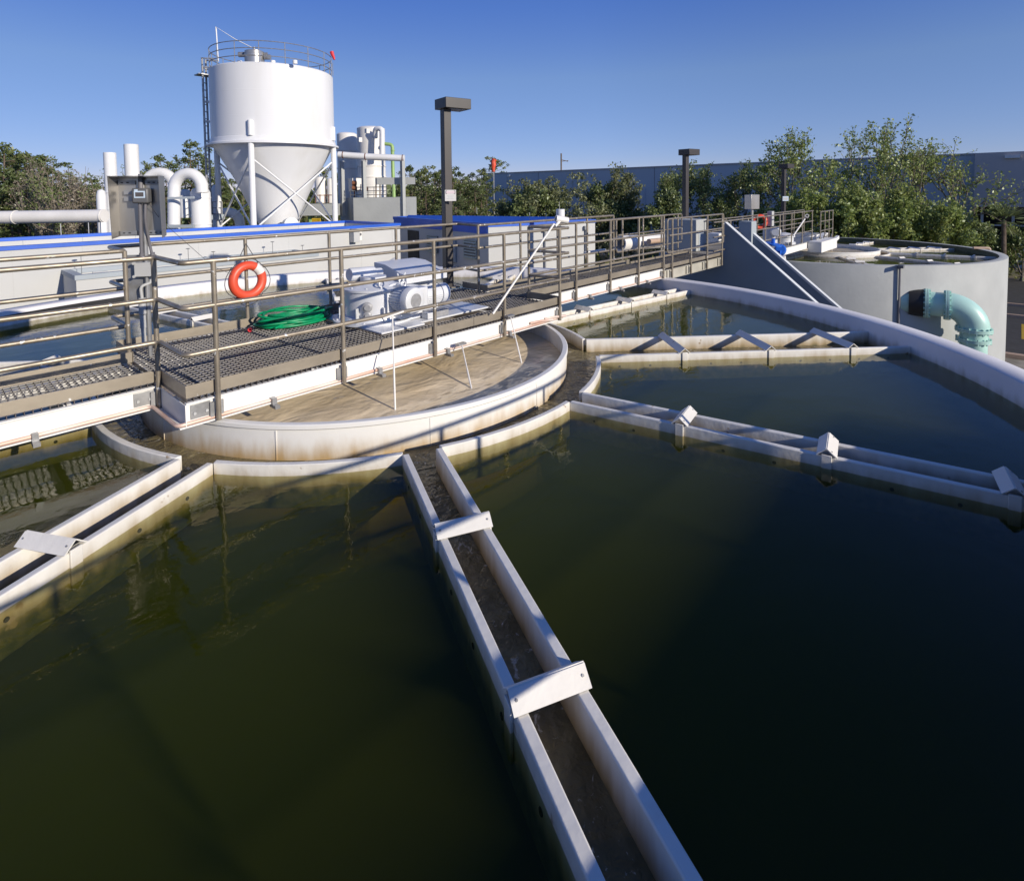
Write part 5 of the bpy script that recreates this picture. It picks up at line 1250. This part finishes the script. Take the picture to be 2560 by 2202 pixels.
for a in ((-70, 385, 42, 3), (-30, 392, 48, 1), (5, 384, 44, 0), (22, 371, 42, 1), (38, 388, 46, 2), (52, 402, 50, 3), (70, 405, 46, 1), (92, 398, 50, 3), (110, 402, 44, 1), (15, 430, 40, 3), (48, 440, 40, 1), (80, 440, 41, 3), (-15, 440, 40, 1), (130, 430, 52, 3), (150, 440, 50, 1), (230, 450, 52, 3), (190, 455, 54, 1), (160, 470, 42, 3), (210, 480, 44, 1), (110, 468, 40, 3), (30, 470, 39, 1), (65, 475, 39, 3), (-50, 440, 40, 3), (245, 470, 46, 1)): put_pine(*a, LL, 'pines at far left', 1.25)
# bare tree at left
b, H = pxtree(205, 388, 36)
oak('bare_tree', 'half-bare tangled tree left of the white stacks', b, H, 7.6, 21, 'oakdark', 'palebark', .10, 6, bare=.45, low=.2, flat=.9)
b, H = pxtree(150, 395, 38)
oak('bare_tree', 'grey leafless twiggy tree in the wood at far left', b, H, 5.5, 22, 'twig', 'palebark', .07, 5, bare=.35, low=.2)
b, H = pxtree(188, 440, 34)
oak('bare_tree', 'low brown dead bush in front of the far left wood', b, H, 3.6, 23, 'twig', 'palebark', .08, 6, bare=.2, low=.1)
# oaks in front of the warehouse
b, H = pxtree(1425, 418, 50)
oak('oak_tree', 'broad rounded grey-green oak in front of the left end of the warehouse', b, H, 13.5, 31, 'oak', 'palebark', .13, 17, low=.12, dens=1.2, flat=.9, dome=700)
b, H = pxtree(1330, 470, 47)
oak('oak_tree', 'low oak thicket left of the broad rounded oak, against the warehouse corner', b, H, 5.4, 32, 'oakdark', 'palebark', .14, 14, low=.12)
b, H = pxtree(1530, 455, 48)
oak('oak_tree', 'dark right-hand shoulder oak beside the broad rounded oak', b, H, 5.8, 33, 'oakdark', 'palebark', .14, 16, low=.12)
b, H = pxtree(1722, 400, 44)
oak('oak_tree', 'leafy oak behind the middle lamp post', b, H, 6.6, 34, 'oakdark', 'palebark', .12, 11, low=.12, dens=.8, dome=190)
b, H = pxtree(1662, 475, 42)
oak('oak_tree', 'small dark oak left of the middle lamp post', b, H, 3.8, 35, 'oakdark', 'palebark', .12, 12, low=.1, dome=60)
b, H = pxtree(1860, 398, 44)
oak('oak_tree', 'leafy oak between the two right-hand lamp posts', b, H, 6.0, 36, 'oakdark', 'palebark', .12, 10, low=.12, dens=.7, dome=150)
b, H = pxtree(1995, 322, 40)
oak('oak_tree', 'tall open oak behind the farthest lamp post, the left of the three biggest', b, H, 8.0, 57, 'bigoak', 'palebark', .115, 9, low=.22, flat=.9, spread=.8, dens=.8, dome=60)
b, H = pxtree(2160, 300, 41)
oak('oak_tree', 'tallest bright oak behind the second tank, its feathery top against the sky', b, H, 11.5, 58, 'bigoak', 'palebark', .115, 9, low=.22, flat=.9, spread=.85, dens=.85, dome=120)
b, H = pxtree(2310, 348, 40)
oak('oak_tree', 'wide bright oak reaching right over the warehouse roof, rightmost of the three biggest', b, H, 11., 59, 'bigoak', 'palebark', .115, 8, low=.2, flat=.8, spread=.85, dens=.7, dome=60, lean=1.)
for (x, y, t_, w, s, lab) in ((1945, 480, 38, 5.0, 41, 'dense low oak under the tall oaks, by the farthest lamp post'), (2070, 455, 36, 6.4, 42, 'dense low oak above the far rim of the second tank, left'), (2200, 462, 36, 6.6, 43, 'dense low oak above the far rim of the second tank, middle'), (2325, 500, 35, 5.2, 44, 'dense low oak above the far rim of the second tank, right'), (2425, 545, 38, 3.4, 45, 'thin shaded oak in front of the dark windows'), (2560, 545, 38, 3.6, 46, 'dark shaded bush at the right edge')):
    b, H = pxtree(x, y, t_); oak('oak_tree', lab, b, H, w, s, 'bigoak' if x < 2400 else 'oakdark', 'palebark', .115, 13 if x < 2400 else 7, low=.08, dens=1., dome=230 if x < 2400 else 0)
# fan palms
def palm(label, base, H, seed, name='palm_tree'):
    R = random.Random(seed); base = Vector(base); t = thing(name, label, 'palm', base, 'small fan palms'); MB().tube([base, base + V(.05, 0, H * .5), base + V(.0, .05, H)], .14, 8, r2=.11).build('trunk', M['bark'], t)
    q = []; c = base + V(0, .05, H)
    for i in range(26):
        d = (rv(R) + V(0, 0, .35)).normalized(); e = c + d * .55; x = d.cross(V(0, 0, 1)).normalized()
        for j in range(9):
            a = (j - 4) * .28; dd = (d * cos(a) + x * sin(a)).normalized(); tip = e + dd * R.uniform(.55, .8) + V(0, 0, -.12); w = dd.cross(d.cross(dd) if abs(a) > .01 else x).normalized() * .035
            q.append((e, (e + tip) / 2 + w, tip, (e + tip) / 2 - w))
    leaves_obj('fronds', q, M['palm'], t); return t
b, H = pxtree(2512, 552, 33); palm('small fan palm in front of the dark windows at far right', b, H, 5)
b, H = pxtree(1140, 518, 46); palm('pale fan palm at the edge of the pine wood, right of the nearest lamp post', b, H, 6)
# undergrowth, one mass nobody could count
R_ = random.Random(11); q = []
for i in range(2600):
    px = R_.uniform(800, 1290); t_ = R_.uniform(50, 82); c = AD(px, 560, t_); z = GP + R_.uniform(.1, 3.4) * (t_ / 60)
    for j in range(5): q.append(leafquad(R_, V(c.x, c.y, z) + rv(R_) * .6, R_.uniform(.16, .36)))
for i in range(3000):
    px = R_.uniform(-120, 800); t_ = R_.uniform(38, 60); c = AD(px, 560, t_); z = GP + R_.uniform(.1, 3.2)
    for j in range(5): q.append(leafquad(R_, V(c.x, c.y, z) + rv(R_) * .6, R_.uniform(.16, .34)))
for i in range(900):
    px = R_.uniform(1290, 2560); t_ = R_.uniform(36, 50); c = AD(px, 560, t_); z = GP + R_.uniform(.05, 1.4)
    for j in range(5): q.append(leafquad(R_, V(c.x, c.y, z) + rv(R_) * .5, R_.uniform(.12, .26)))
me = bpy.data.meshes.new('undergrowth'); vs = []; fs = []
for a in q: n = len(vs); vs += [tuple(p) for p in a]; fs.append((n, n + 1, n + 2, n + 3))
me.from_pydata(vs, [], fs); me.materials.append(M['scrub']); o = bpy.data.objects.new('undergrowth', me); COL.objects.link(o)
tag(o, 'green undergrowth at the foot of the woods', 'undergrowth', None, 'stuff')
# far wood that closes the horizon behind the trunks
q = []
for i in range(7000):
    px = R_.uniform(-300, 1500); t_ = R_.uniform(86, 130); c = AD(px, 560, t_); z = GP + R_.random() * 7.0
    q.append(leafquad(R_, V(c.x, c.y, z), R_.uniform(.5, 1.1))); q.append(leafquad(R_, V(c.x, c.y, z) + rv(R_), R_.uniform(.4, .9)))
me = bpy.data.meshes.new('far_wood'); vs = []; fs = []
for a in q: n = len(vs); vs += [tuple(p) for p in a]; fs.append((n, n + 1, n + 2, n + 3))
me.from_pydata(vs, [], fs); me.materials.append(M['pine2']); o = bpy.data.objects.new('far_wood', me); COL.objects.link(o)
tag(o, 'distant wood seen between the pine trunks', 'wood', None, 'stuff')
# ================================================================== LIGHT, SKY, CAMERA
SUN_AZ, SUN_EL = math.radians(94), math.radians(20)        # direction the light travels in plan, elevation
to_sun = V(-cos(SUN_AZ) * cos(SUN_EL), -sin(SUN_AZ) * cos(SUN_EL), sin(SUN_EL))
ld = bpy.data.lights.new('sun', 'SUN'); ld.energy = 4.8; ld.angle = math.radians(.55); ld.color = (1, .915, .78)
lo = bpy.data.objects.new('sun', ld); COL.objects.link(lo); lo.rotation_euler = to_sun.to_track_quat('Z', 'Y').to_euler(); lo.location = (0, -20, 30)
w = bpy.data.worlds.new('World'); SC.world = w; w.use_nodes = True
nt = w.node_tree; nt.nodes.clear()
sk = nt.nodes.new('ShaderNodeTexSky'); sk.sky_type = 'NISHITA'; sk.sun_disc = False; sk.sun_elevation = SUN_EL
sk.sun_rotation = math.atan2(to_sun.x, to_sun.y)
sk.altitude = 0; sk.air_density = .6; sk.dust_density = 0; sk.ozone_density = 6
bg = nt.nodes.new('ShaderNodeBackground'); bg.inputs[1].default_value = .14
ou = nt.nodes.new('ShaderNodeOutputWorld'); 
tc = nt.nodes.new('ShaderNodeTexCoord'); sx = nt.nodes.new('ShaderNodeSeparateXYZ'); nt.links.new(tc.outputs['Generated'], sx.inputs[0])
cr = nt.nodes.new('ShaderNodeValToRGB'); nt.links.new(sx.outputs['Z'], cr.inputs[0])      # a clear dry Florida morning: paler, less green towards the horizon
el = cr.color_ramp.elements
ST = ((.056, (1.16, .80, .76)), (.195, (1.55, 1.14, 1.0)), (.31, (1.14, 1.06, 1.25)))
el[0].position = 0; el[0].color = (1.1 / 3, .68 / 3, .66 / 3, 1); el[-1].position = 1; el[-1].color = (.9 / 3, 1 / 3, 1.3 / 3, 1)
for p_, c_ in ST:
    e_ = el.new(p_); e_.color = (c_[0] / 3, c_[1] / 3, c_[2] / 3, 1)
mu = nt.nodes.new('ShaderNodeMix'); mu.data_type = 'RGBA'; mu.blend_type = 'MULTIPLY'; mu.inputs[0].default_value = 1
nt.links.new(sk.outputs[0], mu.inputs[6]); nt.links.new(cr.outputs[0], mu.inputs[7])
m2 = nt.nodes.new('ShaderNodeMix'); m2.data_type = 'RGBA'; m2.blend_type = 'MULTIPLY'; m2.inputs[0].default_value = 1; m2.inputs[7].default_value = (3, 3, 3, 1); nt.links.new(mu.outputs[2], m2.inputs[6])
ya = nt.nodes.new('ShaderNodeMapRange'); nt.links.new(sx.outputs['Y'], ya.inputs[0])      # deeper blue opposite the sun
for k_, v_ in (('From Min', .55), ('From Max', 1.), ('To Min', 1.), ('To Max', .74)): ya.inputs[k_].default_value = v_
m3 = nt.nodes.new('ShaderNodeMix'); m3.data_type = 'RGBA'; m3.blend_type = 'MULTIPLY'; m3.inputs[0].default_value = 1; nt.links.new(m2.outputs[2], m3.inputs[6]); nt.links.new(ya.outputs[0], m3.inputs[7])
nt.links.new(m3.outputs[2], bg.inputs[0]); nt.links.new(bg.outputs[0], ou.inputs[0])
cd = bpy.data.cameras.new('camera'); cam = bpy.data.objects.new('camera', cd); COL.objects.link(cam)
cam.matrix_world = Matrix((( CR.x, CU.x, -CF.x, CAM.x), (CR.y, CU.y, -CF.y, CAM.y), (CR.z, CU.z, -CF.z, CAM.z), (0, 0, 0, 1)))
cd.sensor_fit = 'HORIZONTAL'; cd.sensor_width = 36; cd.lens = FPX / 2560 * 36
cd.shift_x = 0; cd.shift_y = -(1101 - PPY) / 2560
cd.clip_start = .05; cd.clip_end = 4000
SC.camera = cam
vs = SC.view_settings; vs.view_transform = 'Standard'; vs.look = 'None'; vs.exposure = 0; vs.gamma = 1
SC.render.engine = 'CYCLES'; cy = SC.cycles
cy.use_denoising = True
try: cy.denoiser = 'OPENIMAGEDENOISE'; cy.denoising_input_passes = 'RGB_ALBEDO_NORMAL'; cy.denoising_prefilter = 'ACCURATE'
except Exception: pass
cy.max_bounces = 8; cy.volume_bounces = 2; cy.diffuse_bounces = 3; cy.glossy_bounces = 4; cy.transparent_max_bounces = 12; cy.sample_clamp_indirect = 6; cy.caustics_reflective = False; cy.caustics_refractive = False
